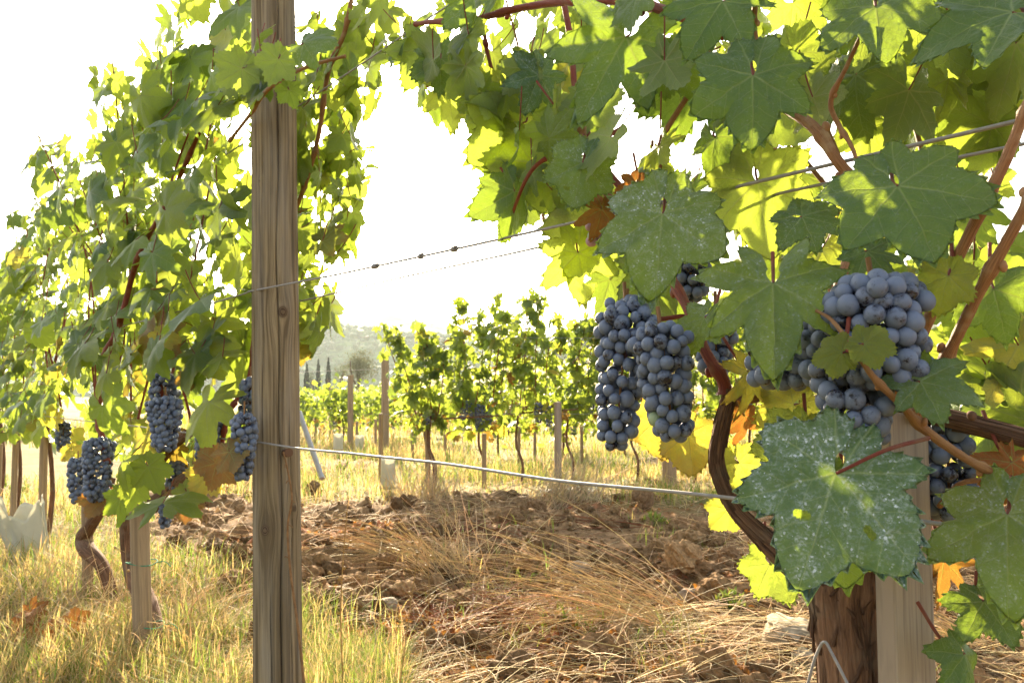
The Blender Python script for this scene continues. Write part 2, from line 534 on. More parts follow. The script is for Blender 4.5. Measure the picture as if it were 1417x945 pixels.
LEAF = mat_leaf()
CANE = mat_cane('ripened_cane', (0.19, 0.075, 0.028, 1), (0.33, 0.160, 0.062, 1), (0.38, 0.25, 0.13, 1))
CANE_RED = mat_cane('red_cane', (0.125, 0.022, 0.012, 1), (0.24, 0.050, 0.022, 1), (0.20, 0.08, 0.035, 1))
GREENCANE = mat_cane('green_cane', (0.20, 0.085, 0.030, 1), (0.30, 0.16, 0.055, 1), (0.22, 0.10, 0.04, 1))
BARK = mat_bark('shaggy_bark', (0.040, 0.020, 0.012, 1), (0.24, 0.128, 0.070, 1))
POSTW = mat_wood('weathered_post', (0.045, 0.032, 0.020, 1), (0.118, 0.083, 0.045, 1), (0.265, 0.198, 0.112, 1), 1.0, 0.35)
STAKEW = mat_wood('pale_stake', (0.10, 0.075, 0.052, 1), (0.25, 0.19, 0.135, 1), (0.33, 0.26, 0.185, 1), 1.0, 0.3)
OLDW = mat_wood('grey_stake', (0.09, 0.07, 0.05, 1), (0.22, 0.15, 0.085, 1), (0.34, 0.235, 0.13, 1), 1.0, 0.10)
GRAPE = mat_grape('blue_grape', (0.012, 0.011, 0.018, 1), (0.110, 0.134, 0.188, 1))
WIRE = mat_metal()
GRASS = mat_tinted('grass_blade', 0.7, 0.45, 0.25, 0.15, 20.0)
STRAW = mat_tinted('dry_straw', 0.6, 0.35, 0.25, 0.2, 80.0)
STONE = mat_tinted('stone', 0.9, 0.0, 0.2, 0.35, 40.0, 0.6)
CLOD = mat_tinted('soil_clod', 0.97, 0.0, 0.08, 0.45, 70.0, 0.9)
PLASTIC = mat_plain('white_plastic', (0.62, 0.60, 0.50), 0.5, 0.5, 0.06)
TWIG = mat_tinted('dry_twig', 0.8, 0.0, 0.2, 0.3, 90.0)
GROUND = mat_ground()
HILL = mat_hill()
TREEM = mat_tinted('tree_foliage', 0.8, 0.25, 0.2, 0.3, 3.0)

# ------------------------------------------------------------------ the land
def qof(x, y):                                       # distance across from the row (away from the camera)
    return (x - ROW0[0]) * RNRM[0] + (y - ROW0[1]) * RNRM[1]
def soil_mask(x, y):
    wob = (fbm(x * 1.3, y * 1.3, 5) - 0.5)
    q = qof(x, y) + wob * 0.9
    m = sst(0.42, 0.72, q) * (1 - sst(5.5, 6.2, y + wob * 1.6 + 0.12 * (x - 0.5)))
    m2 = sst(0.56, 0.66, fbm(x * 0.9 + 7, y * 0.9, 9)) * sst(6.0, 6.8, y) * (1 - sst(9.5, 11, y)) * 0.8
    front = (1 - sst(-0.55, -0.25, q)) * sst(0.05, 0.4, x - 0.1)
    return np.clip(np.maximum(np.maximum(m, m2), front), 0, 1)
def H(x, y):
    x, y = np.asarray(x, float), np.asarray(y, float)
    k = x / np.maximum(y, 5.0)
    amp = 0.4 + np.clip((k + 0.27) / 0.17, 0, 2.4) * 1.75
    far = amp * sst(16, 78, y) - (amp + 11.0) * sst(82, 230, y)
    und = (fbm(x * 0.12, y * 0.12, 2) - 0.5) * 0.5 * sst(9, 25, y)
    near = (fbm(x * 0.8, y * 0.8, 3) - 0.5) * 0.10
    m = soil_mask(x, y)
    cl = (fbm(x * 4.0, y * 4.0, 21, 3) - 0.5) * 0.11 + np.maximum(fbm(x * 13, y * 13, 31, 2) - 0.52, 0) * 0.15
    fade = 1 - sst(10, 16, y)
    ridge = 0.05 * np.exp(-((y - 5.75 + 0.1 * x) / 0.4) ** 2) * sst(-1.6, -0.8, x)
    return far + und + near * fade + (cl * m + ridge) * fade

def graded(lo, hi, step, far_lo, far_hi, g):
    a = list(np.arange(lo, hi + step, step))
    s, v = step, a[-1]
    while v < far_hi:
        s *= g; v += s; a.append(v)
    s, v = step, a[0]; pre = []
    while v > far_lo:
        s *= g; v -= s; pre.append(v)
    return np.array(pre[::-1] + a)
gx = graded(-3.6, 3.4, 0.028, -1500, 1500, 1.14)
gy = graded(1.2, 8.2, 0.028, -60, 2400, 1.10)
X, Y = np.meshgrid(gx, gy)
Zg = H(X, Y)
mb = MB()
sm = soil_mask(X, Y)
red = sst(0.50, 0.62, fbm(X * 1.1 + 3, Y * 1.1, 13))
farm = sst(20, 34, Y)
mb.add(np.stack([X, Y, Zg], -1).reshape(-1, 3), [grid_faces(len(gy), len(gx))], None,
       np.stack([sm, farm, red, np.ones_like(sm)], -1).reshape(-1, 4))
tag(mb.build('ground', GROUND), kind='structure')

def hill(name, ridge, y0, y1, x0, x1, nx, ny, bump, bs, seed):
    """ridge: (pixel x, pixel y) of the skyline when seen from the path"""
    xs, ys = np.linspace(x0, x1, nx), np.linspace(y0, y1, ny)
    Xh, Yh = np.meshgrid(xs, ys)
    yc = y0 + 0.8 * (y1 - y0)
    rx = np.array([r[0] for r in ridge]); rz = np.array([CAM_Z + (HORIZON - r[1]) / F_PX * yc for r in ridge])
    rX = (rx - W_PX / 2) / F_PX * yc
    top = np.interp(Xh, rX, rz)
    u = (Yh - y0) / (yc - y0)
    prof = np.where(u < 1, sst(0, 1, np.clip(u, 0, 1)) * 0.55 + np.clip(u, 0, 1) * 0.45, 1 - 0.6 * sst(1, 1.25, u))
    Zh = -14 + (top + 14) * prof
    Zh += (fbm(Xh / bs, Yh / bs, seed, 4) - 0.5) * bump * sst(0, 0.25, u)
    Zh += np.maximum(vnoise(Xh / 7.0, Yh / 7.0, seed + 4) - 0.3, 0) * 3.0
    m = MB()
    m.add(np.stack([Xh, Yh, Zh], -1).reshape(-1, 3), [grid_faces(ny, nx)])
    o = m.build(name, HILL)
    tag(o, kind='structure')
    return lambda x, y: (np.interp(0, [0], [0]) + 0 * x), Xh, Yh, Zh
_, hX, hY, hZ = hill('hill', [(-600, 470), (-100, 462), (60, 474), (250, 478), (420, 462), (520, 470), (640, 482), (760, 472), (900, 455), (1200, 440), (2000, 430)],
                     250, 520, -480, 480, 330, 150, 18, 60.0, 41)
hill('hill', [(-600, 452), (-100, 446), (60, 452), (250, 448), (400, 438), (440, 436), (480, 439), (560, 446), (640, 452), (720, 454), (780, 447), (900, 436), (1300, 428), (2000, 440)],
     560, 1000, -900, 900, 260, 90, 34, 130.0, 57)

# the wood on the nearer hill: far crowns that read as one mass
def ico(sub):
    import bmesh
    bm = bmesh.new()
    bmesh.ops.create_icosphere(bm, subdivisions=sub, radius=1.0)
    v = np.array([q.co[:] for q in bm.verts]); f = np.array([[q.index for q in fc.verts] for fc in bm.faces])
    bm.free()
    return v, f
ICO1, ICO2, ICO3, ICO4, ICO5 = ico(1), ico(2), ico(3), ico(4), ico(5)
def blobs(mb, pos, scl, base, tint, jit=0.35, mat=0):
    v, f = base
    n, k = len(pos), len(v)
    j = 1 + jit * (rng.random((n, k, 1)) - 0.5) * 2
    a = rng.random(n) * 6.283
    c, s = np.cos(a)[:, None], np.sin(a)[:, None]
    vr = np.stack([v[None, :, 0] * c - v[None, :, 1] * s, v[None, :, 0] * s + v[None, :, 1] * c, np.broadcast_to(v[None, :, 2], (n, k))], -1)
    V = vr * j * scl[:, None, :] + pos[:, None, :]
    F = (f[None] + (np.arange(n) * k)[:, None, None]).reshape(-1, 3)
    mb.add(V.reshape(-1, 3), [F], None, np.repeat(tint, k, 0), mat)
mb = MB()
ii = rng.integers(14, 122, 9000); jj = rng.integers(0, 330, 9000)
hp = np.stack([hX[ii, jj], hY[ii, jj], hZ[ii, jj]], -1)
keep = fbm(hp[:, 0] / 45.0, hp[:, 1] / 45.0, 77) > 0.44
hp = hp[keep] + np.stack([rng.normal(0, 1, keep.sum()), rng.normal(0, 1, keep.sum()), np.full(keep.sum(), 0.8)], -1)
n = len(hp)
sc = rng.uniform(1.1, 2.6, (n, 1)) * np.array([1.0, 1.0, 1.0])
g = rng.uniform(0.6, 1.4, (n, 1))
blobs(mb, hp, sc, ICO1, np.concatenate([g * np.array([[0.050, 0.115, 0.036]]), np.ones((n, 1))], 1))
tag(mb.build('wood', TREEM, smooth=False), 'hazy green wood covering the hillside beyond the vineyard', kind='stuff')

# even thin air round everything
mb = MB()
box(mb, (0, 1240, 90), (3700, 2800, 260))
tag(mb.build('haze', mat_haze(0.00032), smooth=False), kind='stuff')

# ------------------------------------------------------------------ vine leaves
def leaf_shape(C, R, seed, teeth=None, closed=True, cup=0.10, pucker=0.08, wave=0.07, droop=0.18, fold=0.0, lob=0.46, holes=(), curl=0.0):
    """one blade, petiole at the origin, tip along +Y, upper side +Z, length ~1 -> verts, quads, uv"""
    r0 = np.random.default_rng(seed)
    s = np.linspace(-1, 1, C)
    t = np.linspace(0, 1, R + 1)[1:] ** 0.85
    if R > 6:
        t = np.concatenate([t[:-1], [0.955, 1.0]])
    Rn = len(t)
    th = s * np.pi
    ang = np.array([-2.78, -1.9, -0.95, 0, 0.95, 1.9, 2.78])
    L = np.array([0.60, 0.74, 0.90, 1.0, 0.90, 0.74, 0.60]) * r0.uniform(0.92, 1.08, 7)
    off = ang + r0.normal(0, 0.03, 7)
    dep = lob * r0.uniform(0.75, 1.25, 7)
    hw = np.array([0.46, 0.47, 0.475, 0.475, 0.475, 0.47, 0.46])
    d = np.abs(th[:, None] - off[None]) / hw
    rl = (L * (1 - dep * d ** 1.15)).max(1)
    rl = np.maximum(rl, 0.38)
    teeth = teeth or 46
    ph = s * teeth / 2 + 0.35 * np.sin(s * 9 + seed)
    fr = ph - np.floor(ph)
    tooth = 1 - np.abs(2 * fr - 1) ** 0.8
    amp = 0.115 * (0.6 + 0.8 * hash2(np.floor(ph), 0 * ph, seed * 0.13)) * rl
    if C < 40:
        amp *= 0.6
    tt = t[:, None]
    g = 0.62 * np.clip(1 - tt / 0.42, 0, 1) ** 0.6 + (-0.03 if closed else 0.28) * np.ones_like(tt)
    TH = s[None] * (np.pi - g)
    RR = rl[None] * tt + np.where(tt > 0.97, (tooth * amp)[None], 0) - np.where(tt > 0.97, 0.045, 0)
    x, y = RR * np.sin(TH), RR * np.cos(TH)
    fa = TH / 0.95
    fa = np.abs(fa - np.round(fa)) * 2
    z = -cup * RR ** 2 + pucker * RR * np.sin(fa * np.pi / 2) * (1 - 0.3 * RR)
    z += wave * tt ** 3 * (np.sin(TH * 3 + r0.uniform(0, 6)) + 0.6 * np.sin(TH * 7 + r0.uniform(0, 6)))
    z += 0.045 * (fbm(x * 6 + seed, y * 6, seed) - 0.5) * (R > 3) * np.clip(RR * 3, 0, 1)
    z += 0.024 * (fbm(x * 16 + seed, y * 16, seed + 1, 2) - 0.5) * (R > 6) * np.clip(RR * 3, 0, 1)
    z -= droop * np.maximum(y, 0) ** 2 + curl * np.abs(x) ** 2.2
    z += 0.03 * s[None] * np.clip((np.abs(s[None]) - 0.85) / 0.15, 0, 1) * tt
    z -= fold * np.abs(x) * 0.8
    x = x * (1 - 0.25 * fold)
    V = np.stack([x, y, z], -1).reshape(-1, 3)
    UV = np.stack([RR * np.sin(TH), RR * np.cos(TH)], -1).reshape(-1, 2)
    F = grid_faces(Rn, C)[:, ::-1]
    c = np.arange(C - 1)
    V = np.vstack([V, [[0, 0, 0]]]); UV = np.vstack([UV, [[0, 0]]])
    T = np.stack([np.full(C - 1, len(V) - 1), c, c + 1], -1)
    for hx, hy, hr in holes:
        cen = UV[F].mean(1)
        rr = hr * (1 + 0.35 * np.sin(np.arctan2(cen[:, 1] - hy, cen[:, 0] - hx) * 2 + hx * 9))
        F = F[np.hypot(cen[:, 0] - hx, (cen[:, 1] - hy)) > rr]
    # face winding so that the upper side is +Z
    G_ = T if len(F) == 0 else F
    nz = np.mean([np.cross(V[f[1]] - V[f[0]], V[f[2]] - V[f[0]])[2] for f in G_[:: max(1, len(G_) // 50)]])
    if nz < 0:
        F = F[:, ::-1]; T = T[:, ::-1]
    return V, F, T, UV
def lod_set(C, R, k, seed, **kw):
    out = []
    for i in range(k):
        r0 = np.random.default_rng(seed + i)
        out.append(leaf_shape(C, R, seed + i, closed=r0.random() < 0.6, cup=r0.uniform(-0.05, 0.25), pucker=r0.uniform(0.03, 0.1), wave=r0.uniform(0.03, 0.09),
                              droop=r0.uniform(0.0, 0.4), fold=r0.uniform(0, 0.18), lob=r0.uniform(0.24, 0.46), curl=r0.uniform(0, 0.15), **kw))
    return out
LEAF1 = lod_set(113, 8, 10, 100, teeth=40)
LEAF2 = lod_set(81, 5, 10, 200, teeth=27)
LEAF3 = lod_set(29, 2, 8, 300, teeth=12)
LEAF4 = lod_set(13, 1, 6, 400, teeth=6)
def put_leaves(mb, lods, pos, nrm, tip, size, tint, mat=0):
    """pos,nrm,tip (n,3); size (n,) blade length; tint (n,4)"""
    Z = unit(nrm)
    Yv = unit(tip - (tip * Z).sum(-1, keepdims=True) * Z)
    Xv = np.cross(Yv, Z)
    which = rng.integers(0, len(lods), len(pos))
    for k, (V, F, T, UV) in enumerate(lods):
        ix = np.where(which == k)[0]
        if not len(ix):
            continue
        n, m = len(ix), len(V)
        Vw = pos[ix, None] + size[ix, None, None] * (V[None, :, 0:1] * Xv[ix, None] + V[None, :, 1:2] * Yv[ix, None] + V[None, :, 2:3] * Z[ix, None])
        o = (np.arange(n) * m)[:, None, None]
        mb.add(Vw.reshape(-1, 3), [(F[None] + o).reshape(-1, 4), (T[None] + o).reshape(-1, 3)], np.tile(UV, (n, 1)), np.repeat(tint[ix], m, 0), mat)
def leaf_tint(n, yel=0.05, brn=0.02, spot=0.0):
    t = np.zeros((n, 4))
    t[:, 0] = rng.random(n)
    t[:, 1] = np.where(rng.random(n) < yel, rng.uniform(0.5, 1, n), rng.uniform(0, 0.10, n))
    t[:, 2] = spot * rng.uniform(0.2, 1, n)
    t[:, 3] = np.where(rng.random(n) < brn, rng.uniform(0.4, 1, n), 0.0)
    return t
def petioles(mb, pos, d, ln, rad, mat, sides=4):
    n = len(pos)
    u = np.linspace(0, 1, 5)[None, :, None]
    d = unit(d)
    pts = pos[:, None] + d[:, None] * ln[:, None, None] * u + np.array([0, 0, -1.0]) * (ln[:, None, None] * 0.25 * (u - u ** 2))
    tubes(mb, pts, rad, sides, None, mat)
TOCAM = -RNRM
UP = np.array([0, 0, 1.0])
def inpoly(pts, poly):
    x, y = pts[:, 0], pts[:, 1]
    p = np.asarray(poly, float)
    ins = np.zeros(len(x), bool)
    j = len(p) - 1
    for i in range(len(p)):
        xi, yi, xj, yj = *p[i], *p[j]
        if yi != yj:
            c = ((yi > y) != (yj > y)) & (x < (xj - xi) * (y - yi) / (yj - yi) + xi)
            ins ^= c
        j = i
    return ins
def canopy_points(n, polys, t_rng, z_rng, off_rng):
    """leaf seats inside the outline of the canopy on the row's plane"""
    out = []
    tot = 0
    while tot < n:
        k = 6000
        t = rng.uniform(*t_rng, k); z = rng.uniform(*z_rng, k); o = rng.uniform(*off_rng, k)
        p = rowst(t, o, z)
        px = proj(p)
        ok = np.zeros(k, bool)
        for poly in polys:
            ok |= inpoly(px, poly)
        out.append(p[ok]); tot += ok.sum()
    return np.concatenate(out)[:n]
def random_leaf_axes(p, away=0.5):
    """leaves face the light on either side of the row and hang by their stalks"""
    n = len(p)
    side = np.where(rng.random(n) < away, 1.0, -1.0)[:, None]
    nr = RNRM[None] * side * rng.uniform(0.7, 1.4, (n, 1)) + UP[None] * rng.uniform(-0.1, 0.8, (n, 1)) + rng.normal(0, 0.34, (n, 3))
    tip = -UP[None] * 1.0 + rng.normal(0, 0.75, (n, 3)) + RNRM[None] * side * 0.3
    return nr, tip, side

# ------------------------------------------------------------------ grapes
def sphere_uv(nu, nv):
    a = np.linspace(0, 2 * np.pi, nu, endpoint=False)
    b = np.linspace(0, np.pi, nv + 1)[1:-1]
    v = np.stack([np.outer(np.sin(b), np.cos(a)), np.outer(np.sin(b), np.sin(a)), np.outer(np.cos(b), np.ones(nu))], -1).reshape(-1, 3)
    v = np.vstack([v, [[0, 0, 1]], [[0, 0, -1]]])
    q = grid_faces(nv - 1, nu, True)
    i = np.arange(nu)
    t1 = np.stack([np.full(nu, len(v) - 2), i, (i + 1) % nu], -1)
    l = (nv - 2) * nu
    t2 = np.stack([np.full(nu, len(v) - 1), l + (i + 1) % nu, l + i], -1)
    return v, q[:, ::-1], np.vstack([t1, t2])
SPH_HI, SPH_MD, SPH_LO = sphere_uv(28, 18), sphere_uv(14, 9), sphere_uv(8, 5)
def bunch_pts(top, length, prof, dia, n, lean=(0, 0), tries=14000):
    """berries packed round a hanging stalk; prof(u) = radius at u in 0..1"""
    P_, out = [], np.zeros((0, 3))
    top = np.asarray(top, float)
    for _ in range(tries):
        u = rng.random()
        r = prof(u) * (rng.uniform(0.55, 1.0) ** 0.5)
        a = rng.uniform(0, 6.283)
        p = top + np.array([r * math.cos(a) + lean[0] * u, r * math.sin(a) + lean[1] * u, -length * u])
        if len(out) == 0 or np.min(np.linalg.norm(out - p, axis=1)) > dia * 0.74:
            out = np.vstack([out, p])
            if len(out) >= n:
                break
    return out
def grapes_into(mb, pts, dia, sph, tint=None, mat=0, el=1.06):
    v, q, t = sph
    n, m = len(pts), len(v)
    s = dia / 2 * rng.uniform(0.78, 1.1, (n, 1, 1)) * np.array([1, 1, el]) * rng.uniform(0.94, 1.06, (n, 1, 3))
    V = pts[:, None] + v[None] * s
    o = (np.arange(n) * m)[:, None, None]
    tt = np.zeros((n, 4)); tt[:, 0] = rng.random(n)
    if tint is not None:
        tt = tint
    mb.add(V.reshape(-1, 3), [(q[None] + o).reshape(-1, 4), (t[None] + o).reshape(-1, 3)], None, np.repeat(tt, m, 0), mat)
def grape_tints(n, green=0.0, pink=0.0):
    t = np.zeros((n, 4)); t[:, 0] = rng.random(n)
    t[:, 1] = (rng.random(n) < green) * 1.0
    t[:, 2] = ((rng.random(n) < pink) & (t[:, 1] == 0)) * 1.0
    return t
def prof_cone(r0, r1, sh=0.12):
    return lambda u: (r0 + (r1 - r0) * u) * min(1.0, (u + 0.02) / sh) ** 0.5 * min(1.0, (1.03 - u) / 0.10) ** 0.5
def simple_bunch(parent, top, length, r0, r1, dia, n, sph, lean=(0, 0), label=None, green=0, pink=0, stalk=0.03):
    pts = bunch_pts(top, length, prof_cone(r0, r1), dia, n, lean)
    mb = MB()
    grapes_into(mb, pts, dia, sph, grape_tints(len(pts), green, pink))
    a = np.asarray(top, float)
    line = spline(np.array([a + [0, 0, stalk], a + [lean[0] * .1, lean[1] * .1, -length * .1], a + [lean[0] * .8, lean[1] * .8, -length * .8]]), 8)
    tubes(mb, line, np.linspace(0.0022, 0.001, 8), 5, (0.4, 0, 0, 0), 1)
    o = mb.build('grape_bunch', [GRAPE, GREENCANE], parent, origin=a)
    if label: o['label'] = label
    return o

# ------------------------------------------------------------------ posts and wires of the near row
def pole(mb, base, top, r0, r1, sides=48, rows=40, knots=(), crack=None, flat=0.0, wob=0.0015, seed=1, stain=0.0):
    """timber pole; knots = (angle, height, size); crack = (angle, z0, z1, halfwidth)"""
    base, top = np.asarray(base, float), np.asarray(top, float)
    th = np.linspace(0, 2 * np.pi, sides, endpoint=False)
    u = np.linspace(0, 1, rows)
    ln = np.linalg.norm(top - base)
    TH, U = np.meshgrid(th, u)
    Zv = U * ln
    rad = r0 + (r1 - r0) * U + wob * (fbm(np.cos(TH) * 2.2 + 5 + seed, np.sin(TH) * 2.2 + Zv * 2.0, seed) - 0.5) * 4
    arc = TH * r0
    gx = arc.copy(); kn = np.zeros_like(TH); ck = np.zeros_like(TH); stn = np.zeros_like(TH)
    for (a, z, s) in knots:
        da = np.angle(np.exp(1j * (TH - a))) * r0
        dz = Zv - z
        e = np.exp(-(da / (s * 2.0)) ** 2 - (dz / (s * 3.4)) ** 2)
        gx += np.sign(da) * np.minimum(np.abs(da), s * 1.2) * -0.85 * e
        kn = np.maximum(kn, np.clip(1.25 - np.hypot(da, dz * 0.85) / s, 0, 1))
        rad += 0.0035 * np.exp(-(da / s) ** 2 - (dz / s) ** 2)
    for a, z0, z1, w in (crack or ()):
        da = np.angle(np.exp(1j * (TH - a - 0.05 * np.sin(Zv * 6.0 + seed) - 0.04 * np.sin(Zv * 17)))) * r0
        win = sst(z0, z0 + 0.15, Zv) * (1 - sst(z1 - 0.15, z1, Zv)) * (0.55 + 0.45 * vnoise(Zv * 9, 0 * Zv, seed))
        gg = np.exp(-(da / w) ** 2) * win
        rad -= 0.007 * gg
        ck = np.maximum(ck, np.clip(gg * 1.3 - 0.25, 0, 1))
    if stain:
        stn = stain * (1 - sst(0.55, 1.0, Zv + 0.5 * (fbm(TH * 3, Zv * 1.5, seed + 9) - 0.5))) * sst(0.4, 0.6, fbm(np.cos(TH) * 5 + 9, np.sin(TH) * 5 + Zv * 0.8, seed + 4))
    ax = unit(top - base)
    A = unit(np.cross(ax, [0, 1, 0.0])); B = np.cross(ax, A)
    V = base + ax * Zv[..., None] + rad[..., None] * (np.cos(TH)[..., None] * A + np.sin(TH)[..., None] * B)
    uv = np.stack([gx, Zv], -1)
    tint = np.stack([kn, ck, stn, np.ones_like(kn)], -1)
    mb.add(V.reshape(-1, 3), [grid_faces(rows, sides, True)], uv.reshape(-1, 2), tint.reshape(-1, 4))
    ring = V[-1]
    mb.add(np.vstack([ring, [top + ax * 0.002]]), [np.stack([np.arange(sides), (np.arange(sides) + 1) % sides, np.full(sides, sides)], -1)],
           np.vstack([uv[-1], [[0, ln]]]), (0, 0, 0.3, 1))
    return A, B

pb, pt = P(384.5, 945, 1.82), P(378.0, 0, 1.82)
ax = (pt - pb) / (pt[2] - pb[2])
base = pb + ax * (-0.30 - pb[2]); top = pb + ax * (2.02 - pb[2])
# local frame: angle of the side that faces the camera
A_ = unit(np.cross(unit(top - base), [0, 1, 0.0])); B_ = np.cross(unit(top - base), A_)
view = unit(np.array([-base[0], -base[1], 0]))
a_cam = math.atan2(view @ B_, view @ A_)
def post_ang(px):                                    # angle on the post for a pixel column
    s = max(-0.95, min(0.95, (px - 384) / 32.0))
    right = np.array([1.0, 0, 0]); right = unit(right - (right @ view) * view)
    d = view * math.sqrt(1 - s * s) + right * s
    return math.atan2(d @ B_, d @ A_)
def post_z(py): return P(384, py, 1.78)[2] - base[2]
mb = MB()
pole(mb, base, top, 0.0525, 0.0475, 200, 300, [(post_ang(394), post_z(432), 0.017), (post_ang(370), post_z(732), 0.016), (post_ang(407), post_z(705), 0.010), (post_ang(364), post_z(252), 0.005)],
     ((post_ang(389), 0.1, 2.4, 0.0016), (post_ang(402), 0.2, 1.1, 0.0009), (post_ang(367), 0.9, 1.7, 0.0009), (post_ang(376), 0.25, 0.75, 0.0010), (post_ang(410), 1.3, 2.1, 0.0009)), seed=3, stain=0.75)
tag(mb.build('wooden_post', POSTW, origin=base + [0, 0, 0.3]), 'thick weathered round wooden post with two knots and a long crack', 'post')

def wire_pts(t0, t1, off, z, sag=0.004, n=60, wav=0.0015, sd=0):
    t = np.linspace(t0, t1, n)
    zz = z + wav * (vnoise(t * 4, 0 * t, sd) - 0.5) * 4
    return rowst(t, off + wav * (vnoise(t * 5, 0 * t, sd + 3) - 0.5) * 2, zz)
offW2 = lambda t: np.interp(t, [-1.2, -0.3, 0.03], [0.03, -0.02, -0.058])
def coil(p, d, n, r, turns, ln):                     # short spring of wire twisted round a line
    u = np.linspace(0, 1, n)[:, None]
    a = unit(np.cross(d, UP)); b = np.cross(a, d)
    an = u * turns * 2 * np.pi
    return p + d * (u - 0.5) * ln + r * (np.cos(an) * a + np.sin(an) * b)
Z1 = row(385, 615, -0.055)[2]; Z2 = row(385, 393, -0.055)[2]; Z3 = row(415, 118)[2]
mb = MB()
tubes(mb, np.concatenate([wire_pts(12, 0.06, -0.056, Z1, n=80), wire_pts(0.02, -2.3, -0.056, Z1, n=80, sd=1)]), 0.0019, 8)
for t in (0.012, 0.028):
    tubes(mb, coil(rowst(t, -0.056, Z1), RDIR, 40, 0.0042, 4, 0.016), 0.0014, 5)
tag(mb.build('trellis_wire', WIRE, origin=rowst(0, -0.056, Z1)), 'thick lower wire stretched across the big post at grape height', 'wire', 'trellis wires of the near row')
mb = MB()
tubes(mb, np.concatenate([wire_pts(9, 0.05, -0.058, Z2 - 0.004, n=50, sd=4), wire_pts(0.03, -2.3, offW2(np.linspace(0.03, -2.3, 90)), Z2, n=90, wav=0.0003, sd=5)]), 0.0020, 6)
for q, tr, ln in ((row(486, 366, -0.058), 5, 0.016), (row(542, 345, -0.058), 3, 0.008), (row(605, 327, -0.03), 4, 0.010), (row(925, 220, -0.058), 3, 0.008)):
    tq = (q - ROW0) @ RDIR
    q = rowst(tq, offW2(tq), Z2)
    tubes(mb, coil(q, RDIR, 50, 0.0038, tr, ln), 0.0015, 5)
tq = (row(895, 232, 0.0) - ROW0) @ RDIR
q = rowst(tq, offW2(tq), Z2)
tubes(mb, coil(q, RDIR, 160, 0.0028, 13, 0.10), 0.0016, 6)
tag(mb.build('trellis_wire', WIRE, origin=rowst(0, -0.058, Z2)), 'middle wire with twisted joints rising from the big post into the leaves', 'wire', 'trellis wires of the near row')
mb = MB()
tubes(mb, wire_pts(0.02, -2.3, 0.056, Z2 - 0.012, n=90, sd=6), 0.0017, 6)
tag(mb.build('trellis_wire', WIRE, origin=rowst(0, 0.056, Z2)), 'thin smooth wire just below the knotted middle wire', 'wire', 'trellis wires of the near row')
mb = MB()
tubes(mb, wire_pts(6, -2.3, 0.053, Z3, n=120, sd=7), 0.0017, 6)
tag(mb.build('trellis_wire', WIRE, origin=rowst(0, 0.053, Z3)), 'top wire slanting upward out of view beside the big post', 'wire', 'trellis wires of the near row')

# the pale square stake by the near trunk
sp = row(1257, 572, 0.0)
sy = sp[1]
wid = 57 * sy / F_PX
a = R_(4)
rot = np.array([[math.cos(a), -math.sin(a), 0], [math.sin(a), math.cos(a), 0], [0, 0, 1]])
mb = MB()
hgt = sp[2] + 0.3
box(mb, (sp[0], sp[1] + wid / 2, sp[2] - hgt / 2), (wid, wid * 0.9, hgt), 0, (0, 0, 0, 1), 0.0015, rot)
tag(mb.build('vine_stake', STAKEW, origin=(sp[0], sp[1], 0), smooth=False), 'pale square sawn stake behind the big white-spotted leaf', 'stake')

# stakes further along the near row
def stake(px, py_top, t, r, label, seed, off=-0.03, lean=0.0):
    b = rowst(t, off, -0.2)
    Yd = b[1]
    tp = P(px, py_top, Yd); tp[1] = Yd
    b = b + (tp[0] - b[0]) * np.array([1, 0, 0]) - np.array([lean, 0, 0])
    m = MB()
    pole(m, b, tp, r, r * 0.95, 26, 30, seed=seed, wob=0.0012)
    tag(m.build('vine_stake', OLDW, origin=b + [0, 0, 0.2]), label, 'stake', 'stakes along the near row')
stake(190, 625, 0.99, 0.029, 'grey stake tied with green cord beside the forked dark trunk', 5, lean=-0.045)
stake(120, 640, 1.83, 0.021, 'brown stake crossed by the bent grey vine trunk', 6, lean=-0.03)
stake(61, 600, 3.06, 0.019, 'tall bare stake standing right of the white plastic sheet', 7, lean=-0.01)
stake(22, 612, 4.2, 0.018, 'short stake with flat top on the wire at the edge', 8)
stake(0, 614, 5.0, 0.018, 'stake half cut off by the left edge of the picture', 9)

# ------------------------------------------------------------------ the near vine on the right
vbase = row(1180, 900, 0.02); vbase[2] = 0
vine = thing('grapevine', 'large near vine with blue grape bunches and broad white-spotted leaves', 'vine', vbase)
def path(pl, off=0.0):
    """[(px, py, radius px[, off])] -> points, radii in metres"""
    pts, rad = [], []
    for q in pl:
        p = row(q[0], q[1], q[3] if len(q) > 3 else off)
        pts.append(p); rad.append(q[2] * p[1] / F_PX)
    return np.array(pts), np.array(rad)
def limb(mb, pl, off=0.0, n=60, sides=14, rough=0.08, nodes=0, mat=0, cap=True):
    p, r = path(pl, off)
    pr = spline(np.column_stack([p, r]), n)
    pts, rad = pr[:, :3], pr[:, 3]
    if nodes:
        s = np.linspace(0, nodes, n)
        rad = rad * (1 + 0.45 * np.exp(-((s - np.round(s)) * 11) ** 2))
        pts = pts + 0.25 * rad[:, None] * np.sin(s * np.pi)[:, None] * np.array([0.7, 0, 0.7])
    tubes(mb, pts, rad, sides, (0.5, 0, 0, 0), mat, rough, cap=cap)
    return pts, rad
